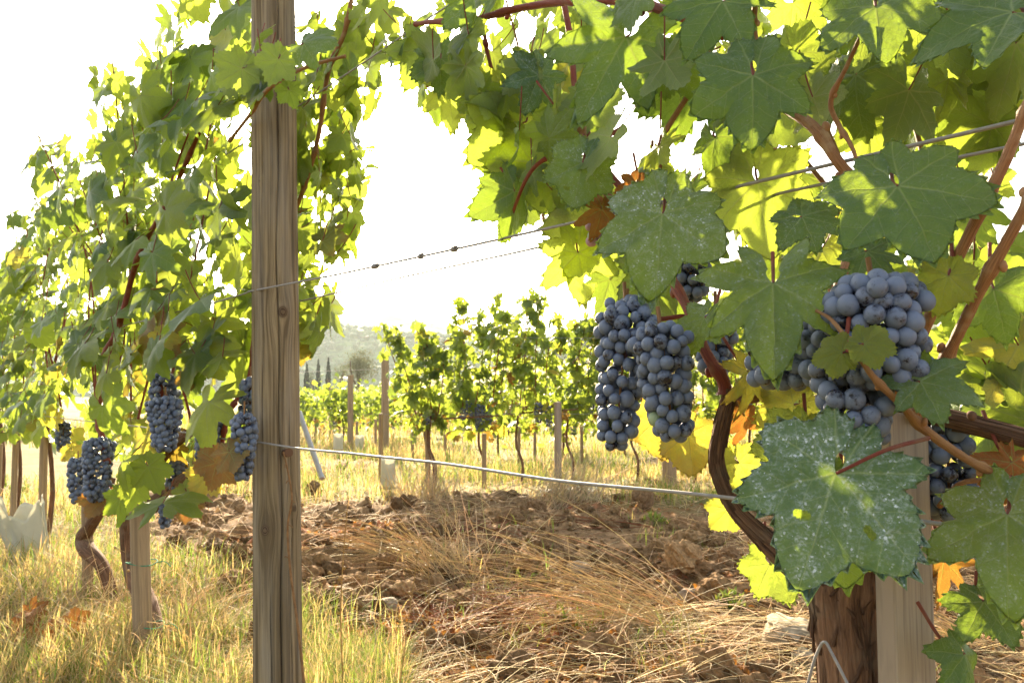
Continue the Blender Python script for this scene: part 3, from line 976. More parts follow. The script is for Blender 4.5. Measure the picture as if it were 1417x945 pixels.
# trunk with its old arms
mb = MB()
def barky(mb, pl, off, n=120, sides=40, amp=0.16):
    p, r = path(pl, off)
    pr = spline(np.column_stack([p, r]), n)
    pts, rad = pr[:, :3], pr[:, 3]
    k0 = len(mb.v)
    tubes(mb, pts, rad, sides, (0.5, 0, 0, 0), 0, cap=True)
    V = mb.v[k0].reshape(n, sides, 3)
    th = np.linspace(0, 2 * np.pi, sides, endpoint=False)
    sg = np.arange(n)[:, None] / n * 6
    nz = fbm(np.cos(th)[None] * 3.2 + 9 + sg * 0.25, np.sin(th)[None] * 3.2 + sg * 0.5, 17) - 0.5
    nz = nz + 0.5 * (vnoise(np.cos(th)[None] * 9 + sg * 0.3, np.sin(th)[None] * 9 + sg * 0.4, 23) - 0.5)
    mb.v[k0] = (pts[:, None] + (V - pts[:, None]) * (1 + amp * 2.4 * nz[..., None])).reshape(-1, 3)
    return pts, rad
tp, tr_ = barky(mb, [(1186, 1290, 56), (1184, 1100, 50), (1180, 940, 46), (1172, 850, 47), (1172, 795, 50), (1182, 735, 34), (1195, 650, 26), (1205, 560, 22)], 0.03, 160, 56, 0.13)
# peeling strips of bark
def strips(mb, tp, tr, n, lo, hi, w):
    pts = []
    for _ in range(n):
        i = rng.integers(lo, hi - 8); ln = rng.integers(8, 30)
        j = np.linspace(i, min(i + ln, hi), 6).astype(int)
        rr = tr[j] * (1.0 + rng.uniform(0.0, 0.16) * np.abs(np.linspace(-1, 1, 6)) ** 1.5)
        a2 = rng.uniform(0, 6.283) + np.linspace(0, rng.normal(0, 0.25), 6)
        tg = unit(tp[min(i + 4, len(tp) - 1)] - tp[max(i - 4, 0)])
        e1 = unit(np.cross(tg, [0.3, 1, 0.1])); e2 = np.cross(tg, e1)
        pts.append(tp[j] + rr[:, None] * (np.cos(a2)[:, None] * e1 + np.sin(a2)[:, None] * e2))
    tubes(mb, np.array(pts), np.linspace(w, w * 0.3, 6)[None] * rng.uniform(0.6, 1.2, (n, 1)), 4, (0.5, 0, 0, 0), 0, 0.2)
strips(mb, tp, tr_, 120, 4, 150, 0.0022)
mb.build('trunk', BARK, vine)
mb = MB()
tp, tr_ = barky(mb, [(1165, 815, 21.1, 0.02), (1110, 790, 18.6, 0.0), (1055, 742, 13.6, -0.01), (1015, 700, 10.5, -0.02), (992, 645, 10.5, -0.03), (996, 600, 11.2, -0.03), (1006, 560, 10.5, -0.03), (1010, 538, 8.05, -0.03)], 0.0, 110, 34, 0.15)
strips(mb, tp, tr_, 70, 2, 108, 0.0011)
mb.build('arm', BARK, vine)
mb = MB()
tp, tr_ = barky(mb, [(1000, 560, 8.06, 0.03), (1060, 542, 10.5, 0.03), (1130, 524, 11.2, 0.035), (1200, 540, 12.4, 0.03), (1262, 568, 12.4, 0.03), (1330, 583, 13, 0.02), (1410, 604, 13.6, 0.02), (1500, 630, 13.6, 0.02)], 0.0, 130, 34, 0.13)
strips(mb, tp, tr_, 60, 2, 128, 0.0010)
for q in ((1345, 575), (1290, 566), (1085, 530)):
    p = row(q[0], q[1], -0.005)
    blobs(mb, p[None], np.array([[0.004, 0.004, 0.004]]), ICO2, np.array([[0.5, 0, 0, 0]]), 0.12)
mb.build('cordon', BARK, vine)

def cane(pl, off=0.0, nodes=3, mat=None, sides=14, parent=None, n=60):
    m = MB()
    pts, rad = limb(m, pl, off, n, sides, 0.05, nodes)
    for i in range(1, nodes):
        j = min(n - 2, int(round(i * (n - 1) / nodes)))
        tg = unit(pts[j + 1] - pts[j - 1])
        sd_ = unit(np.cross(tg, RNRM)) * (1 if i % 2 else -1)
        blobs(m, (pts[j] + sd_ * rad[j] * 1.1 + tg * rad[j] * 0.5)[None], np.array([[0.55, 0.55, 0.75]]) * rad[j], ICO2, np.array([[0.5, 0, 0, 0]]), 0.12)
    return m.build('cane', mat or CANE, parent or vine, origin=pts[0])
cane([(1004, 545, 9.36, -0.03), (994, 515, 8.64, -0.035), (968, 468, 7.2, -0.035), (940, 405, 6.48, -0.02), (905, 330, 5.76, 0.02), (868, 270, 5.04, 0.03), (830, 220, 5.04, 0.03), (800, 150, 4.32, 0.05), (790, 60, 4.32, 0.06), (770, -40, 4.32, 0.06)], nodes=9, mat=CANE_RED)
cane([(1230, 560, 8.64, 0.0), (1257, 507, 8.64, -0.04), (1290, 432, 7.92, -0.05), (1322, 362, 7.92, -0.06), (1392, 222, 7.92, -0.06), (1424, 140, 7.2, -0.06), (1460, 60, 7.2, -0.05)], nodes=5)
cane([(1268, 575, 8.64, 0.0), (1310, 495, 7.92, -0.03), (1372, 372, 7.92, -0.05), (1426, 275, 7.92, -0.06), (1480, 180, 7.2, -0.06)], nodes=4)
cane([(1150, 520, 7.92, 0.02), (1157, 430, 7.92, -0.02), (1170, 372, 7.92, -0.01), (1192, 320, 7.92, 0.02), (1178, 255, 7.92, 0.03), (1158, 218, 7.92, 0.02), (1128, 180, 7.92, 0.02), (1085, 148, 7.2, 0.03), (1040, 100, 6.48, 0.05), (1010, 20, 5.76, 0.06), (1000, -60, 5.76, 0.06)], nodes=7)
cane([(575, 34, 2.88, 0.02), (600, 31, 3.6, 0.02), (655, 27, 4.32, 0.02), (720, 12, 5.04, 0.02), (800, 2, 5.76, 0.01), (870, 2, 6.48, 0.01), (935, 22, 7.2, 0.0), (985, 45, 6.48, 0.02), (1030, 52, 5.76, 0.05)], nodes=6, mat=CANE_RED)
cane([(1130, 430, 1.73, -0.14), (1152, 445, 2.88, -0.15), (1185, 487, 3.46, -0.16), (1212, 525, 4.61, -0.15), (1243, 558, 5.18, -0.12), (1278, 592, 6.34, -0.09), (1340, 635, 5.76, -0.06), (1385, 660, 5.76, -0.04), (1440, 690, 5.18, -0.02)], nodes=5, mat=GREENCANE)
cane([(1196, 40, 2.88, -0.02), (1170, 95, 3.24, -0.02), (1150, 140, 3.6, -0.01), (1162, 175, 3.6, 0.0), (1180, 208, 2.88, 0.0), (1196, 262, 2.88, 0.02)], nodes=3, sides=10)
cane([(1048, -20, 3.6, 0.0), (1043, 30, 4.32, 0.0), (1050, 70, 4.32, 0.01), (1060, 110, 3.6, 0.03)], nodes=3, sides=10)
cane([(805, 178, 5.04, 0.02), (812, 212, 5.04, 0.02), (838, 262, 5.76, 0.02), (862, 300, 5.76, 0.02)], nodes=2, sides=10)
cane([(905, 300, 5.04, 0.03), (910, 240, 5.04, 0.03), (918, 190, 4.32, 0.03), (960, 120, 3.6, 0.05)], nodes=2, sides=10)
cane([(700, 320, 2.16, 0.03), (735, 237, 2.88, 0.0), (792, 205, 3.6, 0.02), (860, 180, 3.6, 0.05)], nodes=2, sides=10, mat=CANE_RED)
cane([(668, 28, 2.88, 0.02), (672, 60, 2.88, 0.03), (684, 110, 2.52, 0.05), (695, 170, 1.8, 0.06)], nodes=3, sides=8, mat=CANE_RED)
cane([(1300, 700, 2.88, 0.02), (1330, 669, 3.6, 0.0), (1385, 668, 3.6, -0.01), (1450, 690, 3.6, 0.0)], nodes=1, sides=8)
cane([(875, 432, 2.52, -0.06), (905, 442, 3.24, -0.05), (945, 438, 3.24, -0.03), (958, 440, 3.6, -0.02)], nodes=1, sides=10, mat=CANE_RED)

# broad leaves that can be told apart
def hero(px, py, width, phi, tilt, yaw, off, seed, tint, back=False, label=None, pet=None, C=241, R=24, nm='leaf', asp=1.0, **kw):
    p = row(px, py, off)
    c = unit(CAMP - p)
    rt = unit(np.cross(c, UP)) * -1
    if rt[0] < 0: rt = -rt
    up = np.cross(rt, -c) if np.cross(rt, -c)[2] > 0 else np.cross(-c, rt)
    f = R_(phi)
    tip = rt * math.sin(f) - up * math.cos(f)
    N = c * math.cos(R_(tilt)) * math.cos(R_(yaw)) + up * math.sin(R_(tilt)) + rt * math.sin(R_(yaw))
    N = unit(N)
    if back: N = -N
    Yv = unit(tip - (tip @ N) * N)
    Xv = np.cross(Yv, N)
    L = width / 1.52 * p[1] / F_PX
    V, F, T, UV = leaf_shape(C, R, seed, **kw)
    Vw = p + L * (V[:, 0:1] * Xv * asp + V[:, 1:2] * Yv + V[:, 2:3] * N)
    m = MB()
    m.add(Vw, [F, T], UV, tint)
    o = m.build(nm, LEAF, vine, origin=p)
    if label: o['label'] = label
    # stalk
    if pet is None:
        e = p - N * (0.035 if not back else -0.035) + UP * 0.035 - tip * 0.01
        mid = p - N * 0.012 * (1 if not back else -1) - tip * 0.012
        pts = np.array([p, mid, e])
    elif pet:
        pts = np.array([p] + [row(*q) for q in pet])
    else:
        return o
    m = MB()
    tubes(m, spline(pts, 14), np.linspace(0.0012, 0.0017, 14), 7, (0.5, 0, 0, 0))
    m.build('petiole', CANE_RED, o, origin=p)
    return o
G = lambda r=0.3, y=0.0, s=0.3, b=0.0: (r, y, s, b)
hero(1157, 655, 262, -16, 24, 0, -0.17, 3, G(0.05, 0, 0.95), label='broad leaf spotted with white spray residue', lob=0.30, cup=0.06, droop=0.10, wave=0.035,
     C=361, R=44, holes=((0.14, 0.42, 0.05), (-0.36, 0.38, 0.045)), pet=[(1228, 622, -0.15), (1285, 606, -0.09)])
hero(1243, 258, 212, 14, 40, 4, -0.10, 21, G(0.30, 0, 0.16), label='broad clean leaf with a teardrop hole at its stalk', lob=0.30, cup=0.05, droop=0.12, wave=0.03)
hero(917, 296, 182, -4, 30, -3, -0.08, 14, G(0.35, 0, 0.85), label='leaf dusted white beside the twisted wire', lob=0.30, cup=0.05, droop=0.16)
hero(1070, 392, 212, 0, 34, 0, -0.15, 42, G(0.55, 0, 0.42), label='puckered glossy leaf with deep lobes', lob=0.46, pucker=0.11, wave=0.06, droop=0.15, closed=False)
hero(1042, 105, 178, -4, 36, 6, -0.06, 55, G(0.25, 0, 0.14), lob=0.30, cup=0.08)
hero(866, 52, 205, -30, 24, 0, -0.02, 66, G(0.2, 0, 0.30), lob=0.52, closed=False, droop=0.14)
hero(806, 226, 104, -12, 15, 0, -0.04, 77, G(0.35, 0, 0.55), lob=0.22, holes=((0.22, 0.55, 0.05),))
hero(1394, 712, 205, 0, 28, -6, -0.06, 88, G(0.4, 0, 0.55), lob=0.36)
hero(1362, 832, 108, 25, 38, 0, -0.05, 91, G(0.15, 0, 0.15), lob=0.34)
hero(1335, 905, 104, 30, 10, 55, -0.02, 92, G(0.1, 0, 0.1), lob=0.3, fold=0.5, pucker=0.12)
hero(1274, 528, 128, 70, 40, 0, -0.12, 93, G(0.35, 0, 0.25), lob=0.44)
hero(1212, 10, 168, 2, 55, 0, -0.02, 94, G(0.3, 0, 0.18), lob=0.36)
hero(1400, 18, 205, -62, 58, 8, -0.04, 95, G(0.1, 0, 0.08), lob=0.34)
hero(1000, 3, 150, -25, 45, 0, -0.03, 96, G(0.2, 0, 0.12), lob=0.42)
hero(1048, 252, 158, 8, -8, 0, 0.04, 97, G(0.55, 0.12, 0.0), back=True, lob=0.3)
hero(1200, 348, 92, 20, 50, 0, -0.06, 98, G(0.1, 0, 0.05), lob=0.4, fold=0.3)
hero(1312, 382, 82, -15, 6, 0, -0.08, 99, G(0.7, 0.25, 0.1), lob=0.25, label='small yellow-green leaf against the thick cane')
hero(1165, 488, 62, -75, 25, 0, -0.165, 101, G(0.8, 0.2, 0.0), lob=0.2, C=121, R=9)
hero(1196, 476, 66, 80, 30, 0, -0.165, 102, G(0.8, 0.2, 0.0), lob=0.2, C=121, R=9)
hero(952, 600, 88, 6, 8, 0, 0.02, 103, G(0.7, 1.0, 0.0, 0.3), back=True, lob=0.25, label='bright yellow autumn leaf below the grapes')
hero(905, 585, 92, 0, 15, 30, 0.05, 104, G(0.6, 0.95, 0.0, 0.55), back=True, lob=0.3, label='pale yellow withering leaf behind the grapes')
hero(1098, 560, 92, -60, 10, 0, 0.02, 105, G(0.9, 0.45, 0.0), back=True, lob=0.25)
hero(1022, 640, 84, 30, 10, 20, 0.03, 106, G(0.8, 0.45, 0.0), back=True, lob=0.25)
hero(1008, 704, 56, -40, 10, 0, 0.02, 107, G(0.8, 0.5, 0.0), back=True, lob=0.25, C=121, R=9)
hero(1066, 780, 90, 30, 0, 0, 0.03, 108, G(0.45, 0.1, 0.0), back=True, lob=0.25)
hero(1035, 515, 110, -6, 5, 55, -0.02, 109, G(0.5, 0.75, 0.0, 0.52), lob=0.5, closed=False, wave=0.10, label='torn pale dying leaf hanging beside the vine arm')
hero(1030, 575, 66, 10, 0, 40, 0.0, 110, G(0.5, 0.2, 0.0, 1.0), lob=0.45, wave=0.16, cup=0.5, pucker=0.15, nm='dried_leaf', C=121, R=9)
hero(832, 290, 62, -10, 10, 20, 0.0, 111, G(0.5, 0.2, 0.0, 0.95), lob=0.45, wave=0.18, cup=0.6, pucker=0.2, nm='dried_leaf', C=121, R=9)
hero(616, 100, 54, 15, 0, 40, 0.03, 112, G(0.5, 0.0, 0.0, 1.0), lob=0.45, wave=0.18, cup=0.7, pucker=0.2, nm='dried_leaf', C=121, R=9)
hero(1306, 775, 96, -10, 5, 20, 0.03, 113, G(0.5, 0.0, 0.0, 0.95), lob=0.55, closed=False, wave=0.12, nm='dried_leaf', C=121, R=9, label='red-brown dried leaf hanging right of the stake')
hero(1400, 640, 86, 10, 5, 30, 0.0, 114, G(0.5, 0.0, 0.0, 1.0), lob=0.45, wave=0.18, cup=0.6, nm='dried_leaf', C=121, R=9)
hero(880, 255, 56, -20, 10, 10, -0.0, 115, G(0.5, 0.0, 0.0, 1.0), lob=0.35, wave=0.15, cup=0.5, nm='dried_leaf', C=121, R=9)
hero(702, 130, 110, -70, -5, 0, 0.06, 116, G(0.9, 0.2, 0.0), back=True, lob=0.4)
hero(722, 172, 150, -58, -10, 10, 0.05, 117, G(0.6, 0.05, 0.0), back=True, lob=0.3)
hero(735, 225, 128, -40, -5, 0, 0.07, 118, G(0.9, 0.1, 0.0), back=True, lob=0.3)
hero(712, 265, 118, -20, 15, 45, 0.02, 119, G(0.2, 0.0, 0.1), lob=0.3, fold=0.6)
hero(622, 118, 104, 0, 5, 20, 0.04, 120, G(0.85, 0.1, 0.0), back=True, lob=0.55, closed=False)
hero(592, 70, 100, -30, 5, 0, 0.05, 121, G(0.6, 0.0, 0.1), back=True, lob=0.4)
hero(610, 82, 84, 0, 30, 0, 0.0, 122, G(0.2, 0.0, 0.2), lob=0.4)
hero(745, 105, 96, -25, 20, 20, 0.02, 123, G(0.05, 0.0, 0.4), lob=0.4)
hero(655, -5, 110, -15, 20, 60, -0.03, 124, G(0.2, 0.0, 0.45), lob=0.45, fold=0.55, closed=False)
hero(800, 350, 120, 10, -5, 0, 0.05, 125, G(0.9, 0.12, 0.0), back=True, lob=0.5, holes=((0.18, 0.5, 0.12),))
hero(815, 300, 130, -20, 0, 0, 0.07, 126, G(0.8, 0.1, 0.0), back=True, lob=0.35)
hero(905, 375, 120, 5, 10, 10, 0.05, 127, G(0.3, 0.05, 0.0), back=True, lob=0.35)
hero(770, 150, 90, -15, 10, 60, 0.02, 128, G(0.5, 0.15, 0.0), back=True, lob=0.4, fold=0.5)
hero(940, 115, 120, 0, 35, 0, 0.05, 129, G(0.1, 0, 0.1), lob=0.35)
hero(990, 190, 110, 40, 20, -30, 0.03, 130, G(0.2, 0, 0.15), lob=0.4, fold=0.35)
hero(1110, 300, 110, 65, 45, 0, 0.0, 131, G(0.15, 0, 0.3), lob=0.35, fold=0.3)
hero(975, 440, 80, -20, 30, -20, -0.08, 132, G(0.4, 0, 0.4), lob=0.4)
hero(1375, 400, 120, 10, 10, 0, 0.0, 133, G(0.2, 0, 0.15), lob=0.4)

hero(1108, 606, 120, -20, 10, 0, -0.095, 141, G(0.7, 0.1, 0.1), lob=0.3)  # extra leaf, half hidden, added to keep sun off the white-spotted leaf
hero(1165, 690, 170, 0, 10, 0, -0.085, 142, G(0.4, 0.0, 0.1), lob=0.3)  # unseen leaf added right behind the white-spotted one to block its backlight
# everything behind them: the rest of the crown, lit through from the sun's side
def crown(parent, n, polys, t_rng, z_rng, off_rng, size, lods, away, yel, brn, spot, pet=True, twigs=0, keep=None):
    m = MB()
    p = canopy_points(n, polys, t_rng, z_rng, off_rng)
    nr, tip, side = random_leaf_axes(p, away)
    sz = rng.uniform(*size, n)
    tt = leaf_tint(n, yel, brn, spot)
    put_leaves(m, lods, p, nr, tip, sz, tt)
    if pet:
        d = UP[None] * 0.8 + RNRM[None] * 0.25 + rng.normal(0, 0.35, (n, 3))
        petioles(m, p, d, rng.uniform(0.04, 0.08, n), 0.0009, 1)
    return m, p
polyR = [(545, -40), (1460, -40), (1460, 560), (1300, 500), (1262, 385), (1150, 380), (1120, 420), (960, 400), (880, 430), (800, 410), (775, 345), (690, 315), (700, 240), (668, 190), (600, 150), (560, 80)]
polyT = [(1080, -40), (1460, -40), (1460, 230), (1380, 260), (1300, 180), (1150, 170), (1100, 120)]
polyR2 = [(1300, 470), (1460, 470), (1460, 590), (1380, 585)]
m, p_ = crown(vine, 124, [polyR], (-1.75, -0.35), (0.6, 1.75), (0.06, 0.36), (0.045, 0.078), LEAF1, 0.86, 0.03, 0.0, 0.15)
m2, _ = crown(vine, 28, [polyR], (-1.75, -0.45), (1.05, 1.75), (-0.04, 0.05), (0.04, 0.065), LEAF1, 0.3, 0.0, 0.0, 0.35)
m3, _ = crown(vine, 16, [polyR2], (-1.75, -1.2), (0.6, 1.2), (0.05, 0.3), (0.05, 0.08), LEAF1, 0.8, 0.1, 0.0, 0.1)
m4, _ = crown(vine, 26, [polyT], (-1.75, -1.0), (0.8, 1.5), (0.03, 0.30), (0.05, 0.075), LEAF1, 0.9, 0.1, 0.0, 0.1)
def join(ms):
    o = MB()
    for q in ms:
        for f in q.f: o.f.append(f + o.n)
        o.v += q.v; o.uv += q.uv; o.t += q.t; o.m += q.m; o.n += q.n
    return o
tag(join([m, m2, m3, m4]).build('foliage', [LEAF, CANE_RED], vine), kind='stuff')
# thin shoots within the crown
k = 22
c0 = canopy_points(k, [polyR], (-1.7, -0.4), (1.0, 1.6), (0.14, 0.32))
d = np.stack([rng.normal(0, 0.05, k), rng.normal(0, 0.06, k), rng.uniform(0.12, 0.3, k)], -1)
u = np.linspace(-1, 1, 8)[None, :, None]
m = MB()
sh = c0[:, None] + d[:, None] * u + np.array([0.05, 0, 0]) * u ** 2 * rng.normal(0, 1, (k, 1, 1))
sh = sh[np.array([inpoly(proj(q), polyR).all() for q in sh])]
tubes(m, sh, np.linspace(0.0034, 0.002, 8), 8, None, 0, 0.05)
tag(m.build('shoots', CANE, vine), kind='stuff')

# ------------------------------------------------------------------ the bunches of the near vine
hero_b = []
def hero_bunch(lobes, dia, label, green, pink, sph=SPH_HI):
    """lobes: (px, py_top, py_bottom, r_top px, r_bottom px, off, lean px, n)"""
    allp = np.zeros((0, 3))
    for (px, y0, y1, r0, r1, off, lean, n) in lobes:
        t_ = row(px, y0, off); s = t_[1] / F_PX
        pts = bunch_pts(t_, (y1 - y0) * s, prof_cone(r0 * s, r1 * s), dia, n, (lean * s, 0))
        if len(allp):
            pts = np.array([q for q in pts if np.min(np.linalg.norm(allp - q, axis=1)) > dia * 0.72]).reshape(-1, 3)
        allp = np.vstack([allp, pts])
    top = row(lobes[0][0], lobes[0][1], lobes[0][5])
    m = MB()
    for (px, y0, y1, r0, r1, off, lean, n) in lobes:
        a = row(px, y0, off); s = a[1] / F_PX
        e = a + np.array([lean * s, 0, -(y1 - y0) * s * 0.95])
        tubes(m, spline(np.array([a + [0, 0.01, 0.02], (a * 2 + e) / 3, e]), 14), np.linspace(0.0022, 0.001, 14), 6, (0.5, 0, 0, 0))
    b = m.build('grape_bunch', GREENCANE, vine, origin=top)
    b['label'] = label
    # small stalks to each berry
    m = MB()
    hero_b.append((b, allp, grape_tints(len(allp), green, pink), dia))
    return b
hero_bunch([(870, 425, 616, 41, 19, -0.10, -20, 270), (913, 452, 602, 41, 22, -0.115, 16, 230), (866, 416, 470, 26, 36, -0.10, -2, 50)], 0.0140, 'long double bunch hanging clear at the left of the vine', 0.022, 0.012)
hero_bunch([(1210, 390, 530, 62, 62, -0.11, 0, 210), (1182, 500, 614, 52, 38, -0.12, -2, 140), (1150, 440, 530, 36, 36, -0.08, 0, 80)], 0.0155, 'big tightly packed bunch over the top of the square stake', 0.0, 0.008)
hero_bunch([(1088, 450, 530, 48, 42, -0.075, -6, 120)], 0.0150, 'small wide bunch below the puckered leaf', 0.0, 0.03)
cand = []
for bi, (b, pts, tt, dia) in enumerate(hero_b):
    px = proj(pts); dist = np.linalg.norm(pts - CAMP, axis=1)
    rp = dia / 2 / dist * F_PX
    for i in range(len(pts)):
        dd = np.hypot(*(px - px[i]).T)
        occ = ((dd < 0.75 * rp[i]) & (dist < dist[i] - 0.003)).any()
        cand.append((occ, dist[i], bi, i))
cand.sort()
single = {(c[2], c[3]) for c in cand[:100]}
def berry_mesh(tint):
    m = MB()
    v, q, t = SPH_HI
    m.add(v * 0.5, [q, t], None, tint)
    return m.mesh('grape', [GRAPE])
BERRY = {0: berry_mesh((0.0, 0, 0, 0)), 1: berry_mesh((0, 1, 0, 0)), 2: berry_mesh((0, 0, 1, 0))}
for bi, (b, pts, tt, dia) in enumerate(hero_b):
    rest = [i for i in range(len(pts)) if (bi, i) not in single]
    bw = wloc(b)
    for i in range(len(pts)):
        if (bi, i) in single:
            kind = 1 if tt[i, 1] > 0 else (2 if tt[i, 2] > 0 else 0)
            o = bpy.data.objects.new('grape', BERRY[kind])
            COL.objects.link(o)
            o.parent = b
            o.location = pts[i] - bw
            s = dia * rng.uniform(0.8, 1.1)
            o.scale = (s * rng.uniform(0.95, 1.05), s * rng.uniform(0.95, 1.05), s * rng.uniform(0.98, 1.1))
            o.rotation_euler = rng.uniform(-0.4, 0.4, 3)
    m = MB()
    grapes_into(m, pts[rest], dia, SPH_HI, tt[rest])
    tag(m.build('grapes', GRAPE, b), kind='stuff')
def px_bunch(px, y0, y1, r0, r1, off, dia, n, lean=0, sph=SPH_MD, parent=None, **kw):
    t_ = row(px, y0, off); s = t_[1] / F_PX
    return simple_bunch(parent or vine, t_, (y1 - y0) * s, r0 * s, r1 * s, dia, n, sph, (lean * s, 0), **kw)
px_bunch(990, 440, 515, 24, 20, 0.03, 0.0145, 60, sph=SPH_HI)
px_bunch(955, 352, 412, 26, 20, 0.05, 0.0145, 40, sph=SPH_HI)
px_bunch(1310, 590, 712, 28, 26, 0.04, 0.0150, 95, sph=SPH_HI, green=0.04)
px_bunch(776, 182, 208, 14, 12, 0.05, 0.012, 9, green=0.7, pink=0.8, label='tiny half-ripe cluster among the upper leaves')
px_bunch(903, 228, 262, 16, 12, 0.04, 0.012, 9, green=0.9)
px_bunch(824, 296, 335, 10, 12, 0.02, 0.014, 8, pink=0.9, green=0.1, label='few pinkish berries under a dried leaf')

# ------------------------------------------------------------------ the near row going away on the left
polyL1 = [(398, -40), (548, -40), (532, 80), (508, 190), (490, 290), (462, 375), (456, 465), (426, 470), (408, 480), (395, 480), (360, 400), (362, -40)]
polyL2 = [(262, -40), (400, -40), (404, 500), (356, 560), (350, 610), (300, 640), (255, 665), (232, 720), (180, 720), (150, 715), (110, 660), (82, 610), (20, 600), (-60, 610), (-60, 350), (14, 350), (62, 270), (96, 230), (135, 190), (150, 160), (205, 125), (230, 60)]
sprigs = [[(118, 100), (178, 105), (178, 170), (128, 165)], [(36, 188), (104, 190), (100, 262), (45, 255)], [(2, 285), (62, 285), (60, 345), (6, 345)], [(190, 30), (236, 25), (240, 90), (200, 95)], [(186, 88), (230, 80), (228, 140), (196, 140)]]
polyB = [(-60, 560), (25, 560), (60, 640), (75, 720), (-60, 740)]
LROW = [('slim vine half hidden behind the big wooden post', 0.14, 0.06), ('vine with dark forked trunk by the cord-tied stake', 1.03, 0.02),
        ('vine with a bent grey trunk and a thick red cane', 1.86, 0.02), ('vine behind the tall bare stake at left', 3.1, 0.03),
        ('vine second from the far end of the near row', 4.25, 0.03), ('last vine seen at the left edge of the near row', 5.05, 0.03)]
nL = 1500
pA = canopy_points(130, [polyL1], (-0.25, 0.5), (0.75, 1.75), (0.07, 0.34))
pB = canopy_points(nL, [polyL2], (0.1, 5.4), (0.5, 2.05), (-0.22, 0.28))
pC = canopy_points(6, [[(355, 40), (460, 30), (450, 130), (430, 170), (360, 130)]], (-0.2, 0.2), (1.3, 1.6), (-0.17, -0.10))
bpx = proj(pB)
front = ((pB - ROW0) @ RNRM < 0.06) & (bpx[:, 1] > 505) & (bpx[:, 0] > 75) & (bpx[:, 0] < 365) & (rng.random(len(pB)) < 0.88)
thin = ((pB - ROW0) @ RDIR > 2.3) & (rng.random(len(pB)) < 0.35)
pB = pB[~(front | thin)]
pS = canopy_points(44, sprigs, (0.6, 4.0), (0.9, 2.2), (-0.15, 0.15))
pB = np.vstack([pB, pS])
allp = np.vstack([pA, pB, pC])
grp = np.concatenate([np.zeros(len(pA)), np.ones(len(pB)), np.full(len(pC), 2)])
tpos = (allp - ROW0) @ RDIR
tv = np.array([v[1] for v in LROW])
own = np.argmin(np.abs(tpos[:, None] - tv[None]), 1)
nr, tip, side = random_leaf_axes(allp, 0.55)
nr[grp == 0] += RNRM * 0.5
camside = ((allp - ROW0) @ RNRM) < -0.02
nr[camside] = -RNRM * 0.9 - np.array([0, 0.3, 0]) + UP * rng.uniform(0.0, 1.1, (camside.sum(), 1)) + rng.normal(0, 0.34, (camside.sum(), 3))
sz = rng.uniform(0.055, 0.105, len(allp)) * np.where(tpos < 1.7, 1.15, 1.0)
sz[grp == 0] *= 0.78
sz[tpos > 2.3] *= 1.12
sz[grp == 2] = rng.uniform(0.05, 0.07, (grp == 2).sum())
low = 1 - sst(0.75, 1.05, allp[:, 2])
tt = leaf_tint(len(allp), 0.0, 0.0, 0.10)
yl = rng.random(len(allp)) < (0.015 + 0.14 * low)
tt[yl, 1] = rng.uniform(0.5, 1.0, yl.sum())
br = rng.random(len(allp)) < (0.006 + 0.07 * low)
tt[br, 3] = rng.uniform(0.5, 1.0, br.sum())
tt[:, 0] = 0.12 + 0.85 * tt[:, 0]
lvines = []
def left_trunk(mb, pl, off=0.0):
    barky(mb, pl, off, 70, 22, 0.10)
for k, (lab, t, off) in enumerate(LROW):
    b = rowst(t, off, 0.0); b[2] = 0
    v = thing('grapevine', lab, 'vine', b, 'vines of the near row left of the post')
    lvines.append(v)
    m = MB()
    ix = own == k
    near = ix & (tpos < 2.4)
    farr = ix & ~near
    for sel, lod in ((near, LEAF2), (farr, LEAF3)):
        if sel.any():
            put_leaves(m, lod, allp[sel], nr[sel], tip[sel], sz[sel], tt[sel])
    d = UP[None] * 0.8 + RNRM[None] * 0.2 + rng.normal(0, 0.4, (ix.sum(), 3))
    petioles(m, allp[ix], d, rng.uniform(0.04, 0.09, ix.sum()), 0.0012, 1)
    tag(m.build('foliage', [LEAF, CANE_RED], v), kind='stuff')
    # upright shoots
    ns = 5 if k else 0
    for j in range(ns if k < 4 else 3):
        t0 = t + rng.uniform(-0.4, 0.4); z0 = 0.68 + rng.uniform(-0.02, 0.05)
        z1 = rng.uniform(1.4, 1.95) if k else rng.uniform(1.2, 1.6)
        q = np.array([rowst(t0, off + 0.0, z0), rowst(t0 + rng.normal(0, 0.08), off + rng.normal(0, 0.05), (z0 + z1) / 2), rowst(t0 + rng.normal(0, 0.18), off + rng.normal(0, 0.1), z1)])
        m = MB()
        s_ = spline(q, 40)
        w = np.linspace(0, 9, 40)
        tubes(m, s_, np.linspace(0.0042, 0.0022, 40) * (1 + 0.25 * np.exp(-((w - np.round(w)) * 6) ** 2)), 8, None, 0, 0.03)
        m.build('cane', CANE_RED, v, origin=s_[0])
v0, v1, v2, v3 = lvines[:4]
m = MB(); barky(m, [(392, 1030, 17, 0.10), (388, 800, 15, 0.10), (382, 640, 13, 0.10), (400, 590, 9, 0.10)], 0.0, 60, 20, 0.1); m.build('trunk', BARK, v0)
m = MB()
barky(m, [(214, 890, 15, 0.02), (204, 840, 14, 0.03), (186, 790, 13, 0.03), (180, 740, 13, 0.02), (183, 690, 13, 0.0), (205, 655, 11, -0.03), (232, 620, 9, -0.03), (260, 600, 7, -0.03)], 0.0, 80, 24, 0.13)
m.build('trunk', BARK, v1)
m = MB(); barky(m, [(210, 700, 11, 0.0), (222, 690, 11, 0.0), (250, 665, 9, 0.0), (300, 645, 8, 0.0), (350, 632, 7, 0.0), (400, 626, 6, 0.0)], 0.0, 50, 18, 0.1); m.build('cordon', BARK, v1)
m = MB()
